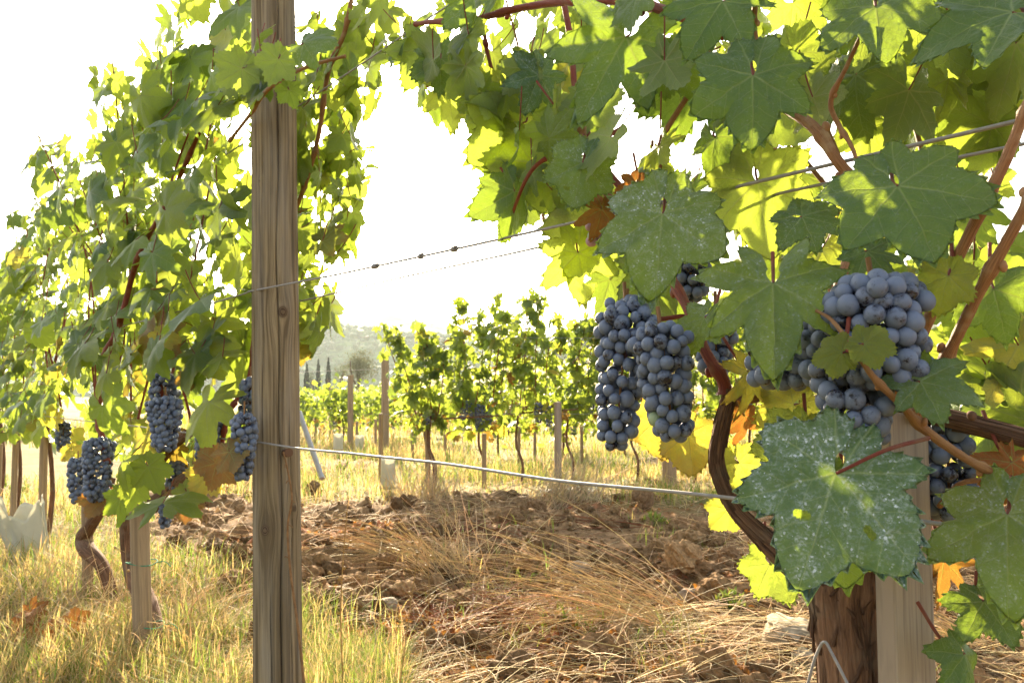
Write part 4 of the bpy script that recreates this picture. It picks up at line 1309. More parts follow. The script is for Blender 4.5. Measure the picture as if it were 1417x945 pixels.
barky(m, [(157, 850, 9, 0.04), (150, 808, 9, 0.03), (140, 780, 9, 0.01), (122, 760, 11, -0.02), (116, 744, 11, -0.02), (126, 726, 9, -0.03), (140, 700, 8, -0.02), (150, 660, 8, 0.0)], 0.0, 80, 20, 0.2)
m.build('trunk', BARK, v2)
for k in (3, 4, 5):
    m = MB(); b = wloc(lvines[k])
    s_ = spline(np.array([b + [0, 0, -0.1], b + [0.03, 0.0, 0.3], b + [-0.02, 0, 0.68]]), 20)
    tubes(m, s_, np.linspace(0.014, 0.010, 20), 12, None, 0, 0.12); m.build('trunk', BARK, lvines[k], origin=b)
cane([(147, 640, 4.62, -0.08), (138, 590, 4.62, -0.08), (136, 555, 4.29, -0.09), (146, 490, 3.96, -0.10), (163, 455, 3.96, -0.08), (190, 360, 3.63, -0.05), (232, 280, 3.3, -0.05), (262, 215, 2.97, -0.03), (300, 130, 2.64, 0.0)], nodes=8, mat=CANE_RED, sides=12, parent=v2)
cane([(152, 560, 3.3, -0.06), (148, 520, 3.3, -0.06), (155, 470, 2.64, -0.04), (170, 420, 2.64, 0.0)], nodes=4, mat=CANE_RED, sides=10, parent=v2)
cane([(222, 570, 2.64, -0.10), (224, 530, 2.64, -0.10), (232, 460, 2.64, -0.07), (250, 400, 1.98, 0.0)], nodes=4, mat=CANE_RED, sides=10, parent=v1)
cane([(300, 640, 3.3, -0.06), (318, 570, 3.3, -0.04), (345, 520, 2.64, 0.0), (352, 430, 2.64, 0.03)], nodes=5, mat=CANE_RED, sides=10, parent=v1)
cane([(405, 300, 2.64, 0.12), (424, 250, 3.3, 0.12), (440, 190, 3.3, 0.12), (455, 100, 3.3, 0.12), (478, 40, 3.3, 0.12), (492, -30, 3.3, 0.12)], nodes=6, mat=CANE, sides=10, parent=v0)
cane([(415, 250, 3.3, -0.07), (355, 160, 3.3, -0.08), (385, 110, 3.3, -0.10), (420, 95, 2.64, -0.11), (470, 80, 1.98, -0.10)], nodes=4, mat=GREENCANE, sides=10, parent=v0) if False else None
cane([(318, 195, 2.31, -0.07), (345, 160, 2.64, -0.09), (370, 125, 2.97, -0.11), (405, 102, 2.97, -0.11), (440, 88, 2.64, -0.10), (478, 78, 1.98, -0.07)], nodes=4, mat=GREENCANE, sides=10, parent=v0)
# bunches
D, D2 = 0.0165, 0.0205
px_bunch(228, 520, 560, 18, 18, -0.10, D, 61, parent=v1, sph=SPH_MD)
px_bunch(229, 552, 622, 24, 12, -0.13, D, 154, parent=v1, sph=SPH_MD, label='cone-shaped bunch hanging below a red cane')
px_bunch(288, 575, 632, 18, 13, -0.08, D, 101, parent=v1, sph=SPH_MD)
px_bunch(338, 575, 660, 17, 11, -0.09, D, 132, parent=v1, sph=SPH_MD, label='bunch touching the big wooden post')
px_bunch(347, 525, 575, 12, 14, -0.02, D, 74, parent=v0, sph=SPH_MD)
px_bunch(136, 608, 690, 21, 13, -0.10, D2, 154, parent=v2, sph=SPH_MD)
px_bunch(108, 635, 692, 13, 11, -0.10, D2, 101, parent=v2, sph=SPH_MD, lean=4)
px_bunch(88, 585, 622, 9, 7, -0.03, D2, 52, parent=v2, sph=SPH_MD)
px_bunch(245, 640, 675, 14, 11, 0.0, D, 57, parent=v1, sph=SPH_MD)
px_bunch(229, 690, 728, 8, 5, -0.02, D, 30, parent=v1, sph=SPH_MD)
px_bunch(145, 670, 700, 11, 8, -0.06, D2, 39, parent=v2, sph=SPH_MD)
# single coloured leaves low on these vines
def small_leaf(parent, px, py, width, phi, off, seed, tint, yaw=0, tilt=10, back=True, **kw):
    global vine
    keep, vine = vine, parent
    kw.setdefault('lob', 0.27)
    o = hero(px, py, width, phi, tilt, yaw, off, seed, tint, back=back, C=181, R=10, teeth=34, **kw)
    vine = keep
    return o
small_leaf(v1, 300, 640, 62, -20, -0.12, 201, G(0.5, 0.3, 0, 1.0), yaw=20, wave=0.12, label='orange dried leaf between two bunches')
small_leaf(v1, 318, 625, 52, 30, -0.12, 202, G(0.5, 0.1, 0, 1.0), yaw=-20, wave=0.14)
small_leaf(v1, 290, 655, 60, -35, -0.05, 203, G(0.5, 1.0, 0, 0.3), wave=0.08)
small_leaf(v1, 255, 690, 56, 10, -0.05, 204, G(0.5, 0.4, 0, 1.0), wave=0.1)
small_leaf(v1, 262, 520, 36, 0, -0.1, 205, G(0.5, 0.2, 0, 0.9), wave=0.1)
small_leaf(v1, 225, 465, 42, 20, -0.12, 206, G(0.5, 1.0, 0, 0.2), wave=0.1)
small_leaf(v1, 345, 610, 40, 10, 0.05, 207, G(0.5, 1.0, 0, 0.2), wave=0.1)
small_leaf(v0, 412, 486, 34, 10, 0.12, 208, G(0.7, 1.0, 0, 0.45), wave=0.06, label='golden leaf beside the right edge of the post')
small_leaf(v2, 140, 690, 50, -30, -0.08, 209, G(0.5, 0.2, 0, 1.0), wave=0.12)
small_leaf(v2, 165, 690, 58, 0, -0.12, 210, G(0.6, 0.0, 0.1, 0.0), yaw=50, back=False)
small_leaf(v2, 100, 625, 34, 10, -0.08, 211, G(0.5, 1.0, 0, 0.3))
small_leaf(v1, 205, 645, 60, 20, -0.13, 212, G(0.7, 0.05, 0.0, 0.0), back=False, tilt=20)
small_leaf(v1, 185, 670, 58, -10, -0.14, 213, G(0.7, 0.05, 0.0, 0.0), back=False, yaw=45)
small_leaf(v1, 258, 680, 42, 20, -0.06, 214, G(0.8, 0.05, 0.0, 0.0))
small_leaf(v0, 420, 60, 76, 70, -0.16, 215, G(0.2, 0.0, 0.35, 0.0), back=False, tilt=40, yaw=-45, fold=0.4, label='greyish leaf lying across the top of the big post')
small_leaf(v0, 385, 82, 60, -20, -0.15, 216, G(0.6, 0.0, 0.1, 0.0), back=True, tilt=10)
small_leaf(v0, 400, 125, 40, 20, -0.12, 217, G(0.5, 0.0, 0.0, 0.0), back=False, tilt=10)
small_leaf(v0, 335, 95, 66, -50, -0.15, 218, G(0.7, 0.0, 0.1, 0.0), back=True, tilt=10)

# ------------------------------------------------------------------ the next row and the rows beyond
def gp(px, py):                                      # place on the ground seen at a pixel
    p = gnd(px, py)
    for _ in range(6):
        d = ray(px, py)
        k = (H(p[0], p[1]) - CAM_Z) / d[2]
        if k <= 0 or not np.isfinite(k): break
        p = CAMP + d * k
    p[2] = float(H(p[0], p[1]))
    return p
def back_vine(label, bx, by, Yd, shoots, lod, per, leaf, bunches=(), group='vines of the second row', trunk_r=0.013, yel=0.05, spread=0.078, cord=None):
    b = P(bx, by, Yd); b[2] = float(H(b[0], b[1]))
    v = thing('grapevine', label, 'vine', b, group)
    m = MB()
    s = Yd / F_PX
    topz = P(bx, 575, Yd)[2]
    hgt = topz - b[2]
    pts = spline(np.array([b + [0, 0, -0.1], b + [0.02, 0, hgt * 0.3], b + [-0.035, 0.02, hgt * 0.6], b + [-0.02, 0.0, hgt]]), 24)
    tubes(m, pts, np.linspace(trunk_r, trunk_r * 0.7, 24), 12, None, 0, 0.14)
    m.build('trunk', BARK, v, origin=b)
    if cord:
        m = MB()
        q = np.array([P(x, y, Yd) for x, y in cord])
        tubes(m, spline(q, 20), 0.007, 8, None, 0, 0.1)
        m.build('cordon', BARK, v, origin=q[0])
    L, Nn, Tp, own = [], [], [], []
    m = MB()
    for (x0, y0, x1, y1) in shoots:
        a, e = P(x0, y0, Yd), P(x1, y1, Yd)
        e = e + np.array([0, rng.normal(0, 0.12), 0])
        mid = (a + e) / 2 + rng.normal(0, 0.05, 3)
        s_ = spline(np.array([a, mid, e]), 30)
        w = np.linspace(0, 9, 30)
        tubes(m, s_, np.linspace(0.006, 0.0025, 30), 7, None, 0, 0.05)
        u = rng.random(per) ** 0.9
        base = s_[(u * 29).astype(int)]
        sp = spread * (1.15 - 0.75 * u)
        L.append(base + rng.normal(0, 1, (per, 3)) * sp[:, None] * np.array([1, 1.0, 0.8]))
        away = np.where(rng.random(per) < 0.36, 1.0, -1.0)[:, None]
        Nn.append(RNRM * away * rng.uniform(0.3, 1.1, (per, 1)) + UP * rng.uniform(0.1, 1.0, (per, 1)) + rng.normal(0, 0.4, (per, 3)))
        Tp.append(-UP + rng.normal(0, 0.5, (per, 3)))
    m.build('canes', CANE_RED, v)
    q = 46                                           # leaves hanging about the fruit zone
    xs_ = [p_[0] for p_ in shoots]
    lw = np.stack([P(x_, 580, Yd) for x_ in rng.uniform(min(xs_) - 12, max(xs_) + 12, q)])
    L.append(lw + np.stack([np.zeros(q), rng.normal(0, 0.10, q), rng.normal(0.02, 0.09, q)], -1))
    Nn.append(RNRM * np.where(rng.random((q, 1)) < 0.4, 1, -1) * rng.uniform(0.5, 1.1, (q, 1)) + UP * rng.uniform(0, 0.8, (q, 1)) + rng.normal(0, 0.35, (q, 3)))
    Tp.append(-UP + rng.normal(0, 0.5, (q, 3)))
    L, Nn, Tp = np.vstack(L), np.vstack(Nn), np.vstack(Tp)
    t_ = leaf_tint(len(L), yel, 0.03, 0.05)
    t_[:, 0] = 0.3 + 0.7 * t_[:, 0]
    lowm = L[:, 2] < topz + 0.12
    t_[lowm & (rng.random(len(L)) < 0.14), 3] = 0.9
    m = MB()
    put_leaves(m, lod, L, Nn, Tp, rng.uniform(*leaf, len(L)), t_)
    tag(m.build('foliage', LEAF, v), kind='stuff')
    for (px, y0, y1, r0, r1, n) in bunches:
        q = P(px, y0, Yd - 0.10)
        simple_bunch(v, q, (y1 - y0) * s * 0.8, r0 * s * 0.75, r1 * s * 0.75, 0.021, int(n * 1.6), SPH_LO)
    return v
back_vine('second-row end vine with a thin twisted trunk and a shoot leaning left', 598, 680, 6.75,
          [(578, 578, 530, 447), (585, 575, 548, 452), (590, 575, 575, 455), (598, 570, 588, 470), (606, 575, 612, 480)], LEAF2, 50, (0.05, 0.085), [(592, 575, 590, 4, 3, 6)], trunk_r=0.020, cord=[(597, 580), (640, 578), (690, 575)])
back_vine('full second-row vine with a dark bunch hanging below its middle', 668, 668, 7.0,
          [(632, 575, 632, 432), (640, 570, 640, 415), (655, 575, 662, 425), (668, 570, 690, 402), (680, 572, 700, 420), (690, 570, 705, 445), (650, 575, 625, 450)], LEAF2, 50, (0.05, 0.085),
          [(664, 560, 605, 11, 6, 60), (650, 555, 580, 9, 7, 26), (640, 565, 585, 6, 5, 14), (676, 570, 592, 6, 5, 14)])
back_vine('tall second-row vine with one thin shoot standing above the rest', 720, 668, 7.1,
          [(718, 572, 730, 400), (728, 568, 737, 394), (742, 568, 752, 396), (755, 565, 768, 440), (770, 565, 780, 455), (708, 570, 712, 450)], LEAF2, 48, (0.05, 0.085), [(745, 558, 590, 9, 6, 30), (760, 562, 595, 7, 5, 20)], cord=[(690, 574), (740, 570), (800, 566)])
back_vine('second-row vine leaning right behind the short pale stake', 790, 664, 7.3,
          [(790, 568, 800, 445), (800, 566, 815, 432), (815, 566, 832, 425), (828, 562, 845, 415), (842, 562, 858, 410), (780, 566, 790, 470)], LEAF2, 50, (0.05, 0.085), [(818, 552, 575, 6, 5, 14), (838, 552, 578, 7, 5, 16)])
xs = [(880, 'second-row vine seen just right of the hanging double bunch', 405), (960, 'second-row vine seen behind the curved vine arm', 395), (1045, 'second-row vine behind the puckered leaf', 380),
      (1130, 'second-row vine behind the small wide bunch', 350), (1215, 'second-row vine behind the top of the big bunch', 325), (1300, 'second-row vine behind the thick sloping canes', 330), (1390, 'second-row vine at the right edge of the picture', 330)]
for i, (x, lab, yt) in enumerate(xs):
    Yd = 7.2 - 0.12 * i
    back_vine(lab, x, 664 + i * 4, Yd, [(x - 35 + 12 * j, 562, x - 45 + 15 * j + rng.normal(0, 6), yt + rng.uniform(0, 40)) for j in range(7)], LEAF3, 46, (0.05, 0.085), [(x - 10, 555, 585, 7, 5, 16)])

def back_pole(kind, label, px, y0, y1, Yd, r, cat, group, seed, mat=OLDW):
    a = P(px, y1, Yd); b = P(px, y0, Yd)
    a[1] = b[1] = Yd
    a[2] = min(a[2], float(H(a[0], a[1]))) - 0.15
    m = MB()
    pole(m, a, b, r, r * 0.95, 18, 16, seed=seed, wob=0.001)
    tag(m.build(kind, mat, origin=a + [0, 0, 0.15]), label, cat, group)
back_pole('vine_stake', 'stake beside the twisted trunk of the end vine', 592, 580, 682, 6.78, 0.022, 'stake', 'stakes of the second row', 11)
back_pole('vine_stake', 'stake under the dark bunch of the full second-row vine', 670, 600, 668, 6.95, 0.020, 'stake', 'stakes of the second row', 12)
back_pole('vine_stake', 'short pale stake standing clear with a slanted cut top', 772, 556, 668, 6.8, 0.031, 'stake', 'stakes of the second row', 13, STAKEW)
back_pole('vine_stake', 'thin stake rising out of the white grow tube', 527, 572, 672, 6.9, 0.020, 'stake', 'stakes of the second row', 14)
back_pole('wooden_post', 'tall post wrapped with leaves at the end of a far row', 533, 493, 625, 11.5, 0.055, 'post', 'posts of the far rows', 15)
back_pole('wooden_post', 'bare tall post left of the leafy post', 485, 519, 620, 12.5, 0.045, 'post', 'posts of the far rows', 16)
back_pole('wooden_post', 'small post nearest the cypresses', 459, 537, 606, 16.0, 0.05, 'post', 'posts of the far rows', 17)
back_pole('wooden_post', 'sturdy post below the yellow leaf and the double bunch', 926, 560, 676, 6.7, 0.060, 'post', 'posts of the second row', 18)
for i, (px, y0, Yd) in enumerate([(437, 583, 13), (494, 583, 11.5), (520, 580, 10.5), (571, 580, 9.5), (616, 588, 9.8), (718, 590, 8.9), (740, 585, 9.2), (448, 590, 15), (805, 590, 9.0), (470, 590, 14)]):
    back_pole('vine_stake', 'thin weathered stake in the grass between the far vines', px, y0, 610, Yd, 0.018, 'stake', 'thin stakes of the far rows', 30 + i)
# wires of the second row
for z_, lab in ((P(700, 572, 7.0)[2], 'fruit wire of the second row under the leaves'), (P(620, 470, 7.0)[2], 'upper wire crossing the second row leaves')):
    a, b = P(500, 0, 6.7), P(1500, 0, 7.0)
    a[2] = b[2] = z_
    m = MB(); tubes(m, spline(np.array([a, b]), 40), 0.0016, 5)
    tag(m.build('trellis_wire', WIRE, origin=a), lab, 'wire', 'trellis wires of the second row')
for px0, px1, py, Yd, lab in ((380, 600, 512, 11.8, 'thin pale wire joining the tops of the far posts'), (380, 640, 549, 12.4, 'thin pale wire through the middle of the far row')):
    a, b = P(px0, py + 4, Yd + 2), P(px1, py - 4, Yd - 1.0)
    m = MB(); tubes(m, spline(np.array([a, b]), 20), 0.0022, 5)
    tag(m.build('trellis_wire', WIRE, origin=a), lab, 'wire', 'trellis wires of the far rows')

# white grow tubes round young vines
def grow_tube(label, px, y0, y1, Yd, r, tilt=(0, 0), flare=0.0, torn=0.0, group='white grow tubes', nm='grow_tube', sides=30, rows=12, flat=1.0):
    t_ = P(px, y0, Yd); b = P(px, y1, Yd); b[1] = t_[1] = Yd
    h = t_[2] - b[2]
    th = np.linspace(0, 2 * np.pi, sides); u = np.linspace(0, 1, rows)
    TH, U = np.meshgrid(th, u)
    fold = 0.16 * torn * np.sin(TH * 8 + 1.5 * np.sin(TH * 3)) * U
    rr = r * (1 + flare * U + fold) * (1 + 0.10 * (fbm(np.cos(TH) * 2 + 3, U * 3, 4) - 0.5) * 4 * (0.3 + torn))
    top_j = torn * h * (0.42 * (vnoise(TH * 1.7, 0 * TH, px) - 0.5))
    V = np.stack([b[0] + rr * np.cos(TH) + tilt[0] * U, b[1] + rr * np.sin(TH) * flat + tilt[1] * U, b[2] + h * U + top_j * U], -1)
    m = MB()
    m.add(V.reshape(-1, 3), [grid_faces(rows, sides)])
    o = m.build(nm, PLASTIC, origin=b)
    so = o.modifiers.new('thickness', 'SOLIDIFY'); so.thickness = 0.0015
    tag(o, label, 'vine guard', group)
grow_tube('white mesh grow tube around the thin stake in front of the second row', 537, 634, 676, 6.7, 0.058)
grow_tube('white grow tube left of the bare tall post', 468, 600, 622, 10.6, 0.06)
grow_tube('white grow tube just right of the small far stakes', 497, 602, 624, 10.2, 0.05)
grow_tube('big torn white plastic guard flaring left of the tall stake', 56, 704, 812, 3.95, 0.06, tilt=(-0.10, -0.02), flare=0.9, torn=1.0, rows=20, sides=44, flat=0.6)
grow_tube('small white guard behind the torn plastic one', 17, 722, 792, 4.6, 0.06, tilt=(0.02, 0), group='white grow tubes')

# leaning metal rod with a torn bag
a, b = P(414, 570, 5.2), P(446, 648, 4.9)
b[2] = max(b[2] - 0.06, 0.0)
m = MB(); tubes(m, spline(np.array([a, b]), 12), 0.016, 12, (0.3, 0, 0, 1), cap=True)
rod = m.build('leaning_rod', mat_plain('dull_metal', (0.33, 0.32, 0.30), 0.6), origin=b)
tag(rod, 'grey pole leaning beside the big post with its foot in a plastic scrap', 'pole')
def scrap(px, py, sx, sy, hz, label, seed, Yd=None, mat=PLASTIC):
    p = gp(px, py) if Yd is None else P(px, py, Yd)
    n_ = 18
    u, v = np.meshgrid(np.linspace(-1, 1, n_), np.linspace(-1, 1, n_))
    e = 0.75 + 0.5 * fbm(u * 1.5 + seed, v * 1.5, seed)
    z = hz * (fbm(u * 2 + seed, v * 2, seed + 2) - 0.3) * 2
    V = np.stack([p[0] + sx * u * e, p[1] + sy * v * e, p[2] + 0.03 + z], -1)
    m = MB(); m.add(V.reshape(-1, 3), [grid_faces(n_, n_)])
    o = m.build('plastic_scrap', mat, origin=p)
    so = o.modifiers.new('thickness', 'SOLIDIFY'); so.thickness = 0.001
    tag(o, label, 'plastic scrap')
scrap(443, 655, 0.05, 0.05, 0.09, 'crumpled white scrap at the foot of the leaning pole', 3)
scrap(806, 684, 0.12, 0.12, 0.03, 'flat white scrap lying in the grass below the second row', 5)
scrap(765, 688, 0.10, 0.10, 0.03, 'creamy scrap just left of the flat white one', 8)

# far rows: low vines repeated down the slope
def far_proto(k):
    b = thing('grapevine', 'x', 'vine')
    m = MB()
    tubes(m, spline(np.array([[0, 0, -0.15], [0.03, 0, 0.3], [0, 0, 0.6]]), 8), 0.022, 7, None, 0, 0.15)
    m.build('trunk', BARK, b)
    n = 420
    L = np.stack([rng.normal(0, 0.30, n), rng.normal(0, 0.14, n), rng.uniform(0.45, 1.25, n) + 0.12 * rng.normal(0, 1, n)], -1)
    L[:, 2] = np.where(rng.random(n) < 0.12, L[:, 2] + 0.25, L[:, 2])
    Nn = rng.normal(0, 0.6, (n, 3)) + UP * 0.5 + RNRM * np.where(rng.random((n, 1)) < 0.5, 0.6, -0.6)
    m = MB(); t_ = leaf_tint(n, 0.04, 0.02); t_[:, 0] = np.clip(t_[:, 0] * 0.9, 0, 1)
    t_[(L[:, 2] < 0.55) & (rng.random(n) < 0.3), 3] = 0.9
    put_leaves(m, LEAF4, L, Nn, -UP + rng.normal(0, 0.5, (n, 3)), rng.uniform(0.06, 0.095, n), t_)
    tag(m.build('foliage', LEAF, b), kind='stuff')
    m = MB()
    for _ in range(3):
        q = np.array([rng.normal(0, 0.25), rng.normal(0, 0.1), 0.52])
        grapes_into(m, bunch_pts(q, 0.13, prof_cone(0.045, 0.03), 0.024, 22), 0.024, SPH_LO)
    m.build('grape_bunches', GRAPE, b)
    return b
protos = [far_proto(k) for k in range(3)]
used = [False] * 3
FAR = []
for r_, (Yd, x0, x1, dx, lab) in enumerate([(10.5, 690, 900, 90, 'low yellow-green vine in the grass just behind the second row'), (13.0, 408, 640, 60, 'low vine of the far row crossing behind the tall posts'),
                                            (17.0, 395, 640, 44, 'small vine of the row beyond the tall posts'), (24.0, 400, 640, 31, 'tiny vine of the farthest row below the cypresses'),
                                            (15.0, -60, 60, 50, 'low vine in the far grass at the left edge'), (20.0, 610, 900, 40, 'small vine of the farthest row seen between the second-row vines'),
                                            (11.5, 915, 1420, 90, 'low vine in the grass behind the curved arm and the stake')]):
    x = x0
    while x < x1:
        FAR.append((x + rng.normal(0, 6), Yd * (1 + rng.normal(0, 0.012)), lab, r_)); x += dx
for i, (x, Yd, lab, r_) in enumerate(FAR):
    k = i % 3
    p = P(x, 560, Yd); p[2] = float(H(p[0], p[1]))
    if not used[k]:
        o = protos[k]; used[k] = True
    else:
        src = protos[k]
        o = src.copy(); COL.objects.link(o)
        for ch in list(src.children):
            c = ch.copy(); COL.objects.link(c); c.parent = o
    o.location = p
    o.rotation_euler = (0, 0, rng.uniform(-0.5, 0.5) + (3.14 if rng.random() < 0.5 else 0))
    s = rng.uniform(0.58, 0.76); o.scale = (s, s, s)
    tag(o, lab, 'vine', ['vines of the row behind the second', 'vines of the far row by the tall posts', 'vines beyond the tall posts', 'vines of the farthest row', 'far vines at the left edge', 'far vines between the second-row vines', 'far vines behind the vine arm'][r_])

# cypresses, olive, scrub on the crest
def cypress(label, px, ytop, Yd, wpx):
    b = P(px, 540, Yd); b[2] = float(H(b[0], b[1]))
    top = P(px, ytop, Yd)[2]; h = top - b[2]; w = wpx / 2 * Yd / F_PX
    t_ = thing('cypress_tree', label, 'tree', b, 'cypresses on the far crest')
    m = MB(); tubes(m, np.array([b + [0, 0, -0.3], b + [0, 0, h * 0.3], b + [0, 0, h * 0.9]]), np.array([0.25, 0.2, 0.05]), 8, (0.08, 0.05, 0.03, 1))
    m.build('trunk', TWIG, t_, origin=b)
    n = 260
    u = rng.random(n)
    r = w * np.sin(np.pi * np.clip(u * 0.93 + 0.06, 0, 1) ** 0.75) * np.sqrt(rng.random(n))
    a = rng.uniform(0, 6.283, n)
    pos = b + np.stack([r * np.cos(a), r * np.sin(a), h * (0.06 + 0.94 * u)], -1)
    g = rng.uniform(0.6, 1.3, (n, 1))
    m = MB(); blobs(m, pos, np.array([[0.28, 0.28, 0.75]]) * rng.uniform(0.6, 1.2, (n, 1)) * w, ICO1, np.concatenate([g * np.array([[0.014, 0.026, 0.010]]), np.ones((n, 1))], 1), 0.35)
    m.build('crown', TREEM, t_, smooth=False)
cypress('slender dark cypress leftmost of the three on the crest', 424, 505, 95, 7.5)
cypress('dark cypress in the middle of the three on the crest', 440, 498, 98, 7)
cypress('tall pointed cypress rightmost of the three on the crest', 454, 496, 95, 7)
def bush(kind, label, px, ytop, ybot, Yd, wpx, col, n=300, group=None):
    b = P(px, ybot, Yd); z0 = float(H(b[0], b[1])); b[2] = z0
    top = P(px, ytop, Yd)[2]; h = max(top - z0, 0.8); w = wpx / 2 * Yd / F_PX
    t_ = thing(kind, label, 'tree', b, group)
    m = MB()
    for j in range(3):
        e = b + np.array([rng.normal(0, w * 0.4), rng.normal(0, w * 0.3), h * 0.75])
        tubes(m, spline(np.array([b + [0, 0, -0.2], (b + e) / 2 + rng.normal(0, 0.1, 3), e]), 8), np.linspace(0.03 * h, 0.012 * h, 8), 7, (0.09, 0.07, 0.05, 1))
    m.build('trunk', TWIG, t_, origin=b)
    d = unit(rng.normal(0, 1, (n, 3))) * (rng.random((n, 1)) ** 0.4)
    pos = b + np.array([0, 0, h * 0.6]) + d * np.array([w, w, h * 0.42]) * (1 + 0.25 * rng.normal(0, 1, (n, 1)) * 0.6)
    m = MB()
    s_ = 0.11 * max(w, h * 0.5)
    nn = len(pos)
    k = 9                                            # sprays of small leaves
    pp = np.repeat(pos, k, 0) + rng.normal(0, 1, (nn * k, 3)) * s_ * 0.9
    tt_ = np.concatenate([rng.uniform(0.7, 1.35, (nn * k, 1)) * np.array([col]), np.ones((nn * k, 1))], 1)
    a_ = unit(rng.normal(0, 1, (nn * k, 3))); b_ = unit(np.cross(a_, rng.normal(0, 1, (nn * k, 3))))
    q = s_ * rng.uniform(0.25, 0.5, (nn * k, 1))
    V = np.stack([pp - a_ * q, pp + b_ * q * 0.5, pp + a_ * q, pp - b_ * q * 0.5], 1)
    m.add(V.reshape(-1, 3), [np.arange(nn * k * 4).reshape(-1, 4)], None, np.repeat(tt_, 4, 0))
    m.build('crown', TREEM, t_, smooth=False)
bush('olive_tree', 'pale round olive tree standing on the golden crest', 497, 486, 530, 60, 40, (0.12, 0.125, 0.06), 420)
bush('olive_tree', 'small olive tree behind the top of the end vine', 602, 468, 500, 60, 40, (0.09, 0.10, 0.05))
bush('shrub', 'dark shrub just right of the leftmost cypress', 432, 515, 530, 100, 12, (0.045, 0.06, 0.025), 120)
bush('shrub', 'loose bush on the crest left of the olive tree', 472, 505, 530, 62, 28, (0.10, 0.11, 0.045), 160)
bush('olive_tree', 'grey-green olive tree rising behind the second-row vines', 710, 448, 520, 45, 60, (0.085, 0.095, 0.05))
bush('olive_tree', 'grey-green olive tree left of the double bunch', 800, 460, 520, 48, 60, (0.085, 0.095, 0.05))

# ------------------------------------------------------------------ what covers the ground
def ground_pts(n, pxr, pyr, mask=None):
    """places on the ground seen through a window of the picture (more of them near the camera)"""
    out = []; tot = 0
    while tot < n:
        px = rng.uniform(*pxr, n * 2); py = rng.uniform(*pyr, n * 2)
        a, b = (px - W_PX / 2) / F_PX, (py - H_PX / 2) / F_PX
        d = np.stack([a, CP + b * SP, SP - b * CP], -1)
        ok = d[:, 2] < -0.02
        d = d[ok]
        p = CAMP + d * (-CAM_Z / d[:, 2:3])
        ok = np.ones(len(p), bool) if mask is None else rng.random(len(p)) < mask(p[:, 0], p[:, 1])
        p = p[ok]; out.append(p); tot += len(p)
    p = np.concatenate(out)[:n]
    p[:, 2] = H(p[:, 0], p[:, 1])
    return p
def area_pts(n, xr, yr, mask):
    out = []; tot = 0
    for _ in range(40):
        x = rng.uniform(*xr, n * 2); y = rng.uniform(*yr, n * 2)
        ok = rng.random(n * 2) < mask(x, y)
        p = np.stack([x[ok], y[ok], H(x[ok], y[ok])], -1); out.append(p); tot += len(p)
        if tot >= n: break
    return np.concatenate(out)[:n]
def blades(mb, pos, h, w, lean, cols, bend=0.5):
    n = len(pos)
    a = rng.uniform(0, 6.283, n)
    side = np.stack([np.cos(a), np.sin(a), 0 * a], -1)
    fw = np.stack([-np.sin(a), np.cos(a), 0 * a], -1) * lean[:, None]
    u = np.array([0, 0.35, 0.7, 1.0])
    spn = []
    for k in u:
        c = pos + UP * (h[:, None] * (k - 0.25 * bend * k * k * np.minimum(lean, 1)[:, None])) + fw * h[:, None] * k * k
        spn.append(c)
    wd = w[:, None] * side
    V = np.stack([spn[0] - wd, spn[0] + wd, spn[1] - wd * 0.9, spn[1] + wd * 0.9, spn[2] - wd * 0.6, spn[2] + wd * 0.6, spn[3]], 1)
    o = (np.arange(n) * 7)[:, None, None]
    q = np.array([[0, 1, 3, 2], [2, 3, 5, 4]]); t = np.array([[4, 5, 6]])
    mb.add(V.reshape(-1, 3), [(q[None] + o).reshape(-1, 4), (t[None] + o).reshape(-1, 3)], None, np.repeat(cols, 7, 0))
def grass_cols(n, green):
    g = rng.random(n) < green
    c = np.where(g[:, None], np.array([[0.20, 0.25, 0.040]]), np.array([[0.50, 0.37, 0.14]]))
    c = c * rng.uniform(0.65, 1.3, (n, 1)) * (1 + rng.normal(0, 0.08, (n, 3)))
    return np.concatenate([np.clip(c, 0, 0.8), np.ones((n, 1))], 1)
patch = lambda x, y, s, f: sst(0.42, 0.6, fbm(x * f, y * f, s))
# green and dry grass along the near row and the verge beyond
gm = lambda x, y: (1 - soil_mask(x, y)) * (0.35 + 0.65 * patch(x, y, 61, 1.5))
m = MB()
p = ground_pts(22000, (-320, 470), (660, 1010), gm)
n = len(p); dist = p[:, 1]
gr = 0.35 + 0.4 * patch(p[:, 0], p[:, 1], 71, 1.2)
blades(m, p, rng.uniform(0.03, 0.14, n) * (0.6 + 0.6 * patch(p[:, 0], p[:, 1], 62, 2)), rng.uniform(0.0010, 0.0024, n) * np.maximum(1, dist / 3.5), rng.uniform(0.1, 1.3, n), grass_cols(n, gr))
p = ground_pts(3600, (400, 560), (850, 1000), lambda x, y: ((1 - soil_mask(x, y)) + 0.10) * (0.25 + 0.75 * patch(x, y, 67, 3.0)))
n = len(p)
blades(m, p, rng.uniform(0.05, 0.17, n), rng.uniform(0.0010, 0.0022, n), rng.uniform(0.1, 1.2, n), grass_cols(n, np.full(n, 0.55)))
p = area_pts(26000, (-3.6, 7.0), (5.4, 13), lambda x, y: (1 - soil_mask(x, y)) * (0.25 + 0.75 * patch(x, y, 63, 0.9)) * (1 - 0.6 * sst(7, 13, y)) * (np.abs(x) < 0.66 * y))
n = len(p)
gr = 0.22 + 0.35 * patch(p[:, 0], p[:, 1], 72, 0.8)
blades(m, p, rng.uniform(0.05, 0.19, n) * (0.6 + 0.7 * patch(p[:, 0], p[:, 1], 64, 1.2)), rng.uniform(0.002, 0.0042, n) * np.maximum(1, p[:, 1] / 7), rng.uniform(0.1, 1.0, n), grass_cols(n, gr))
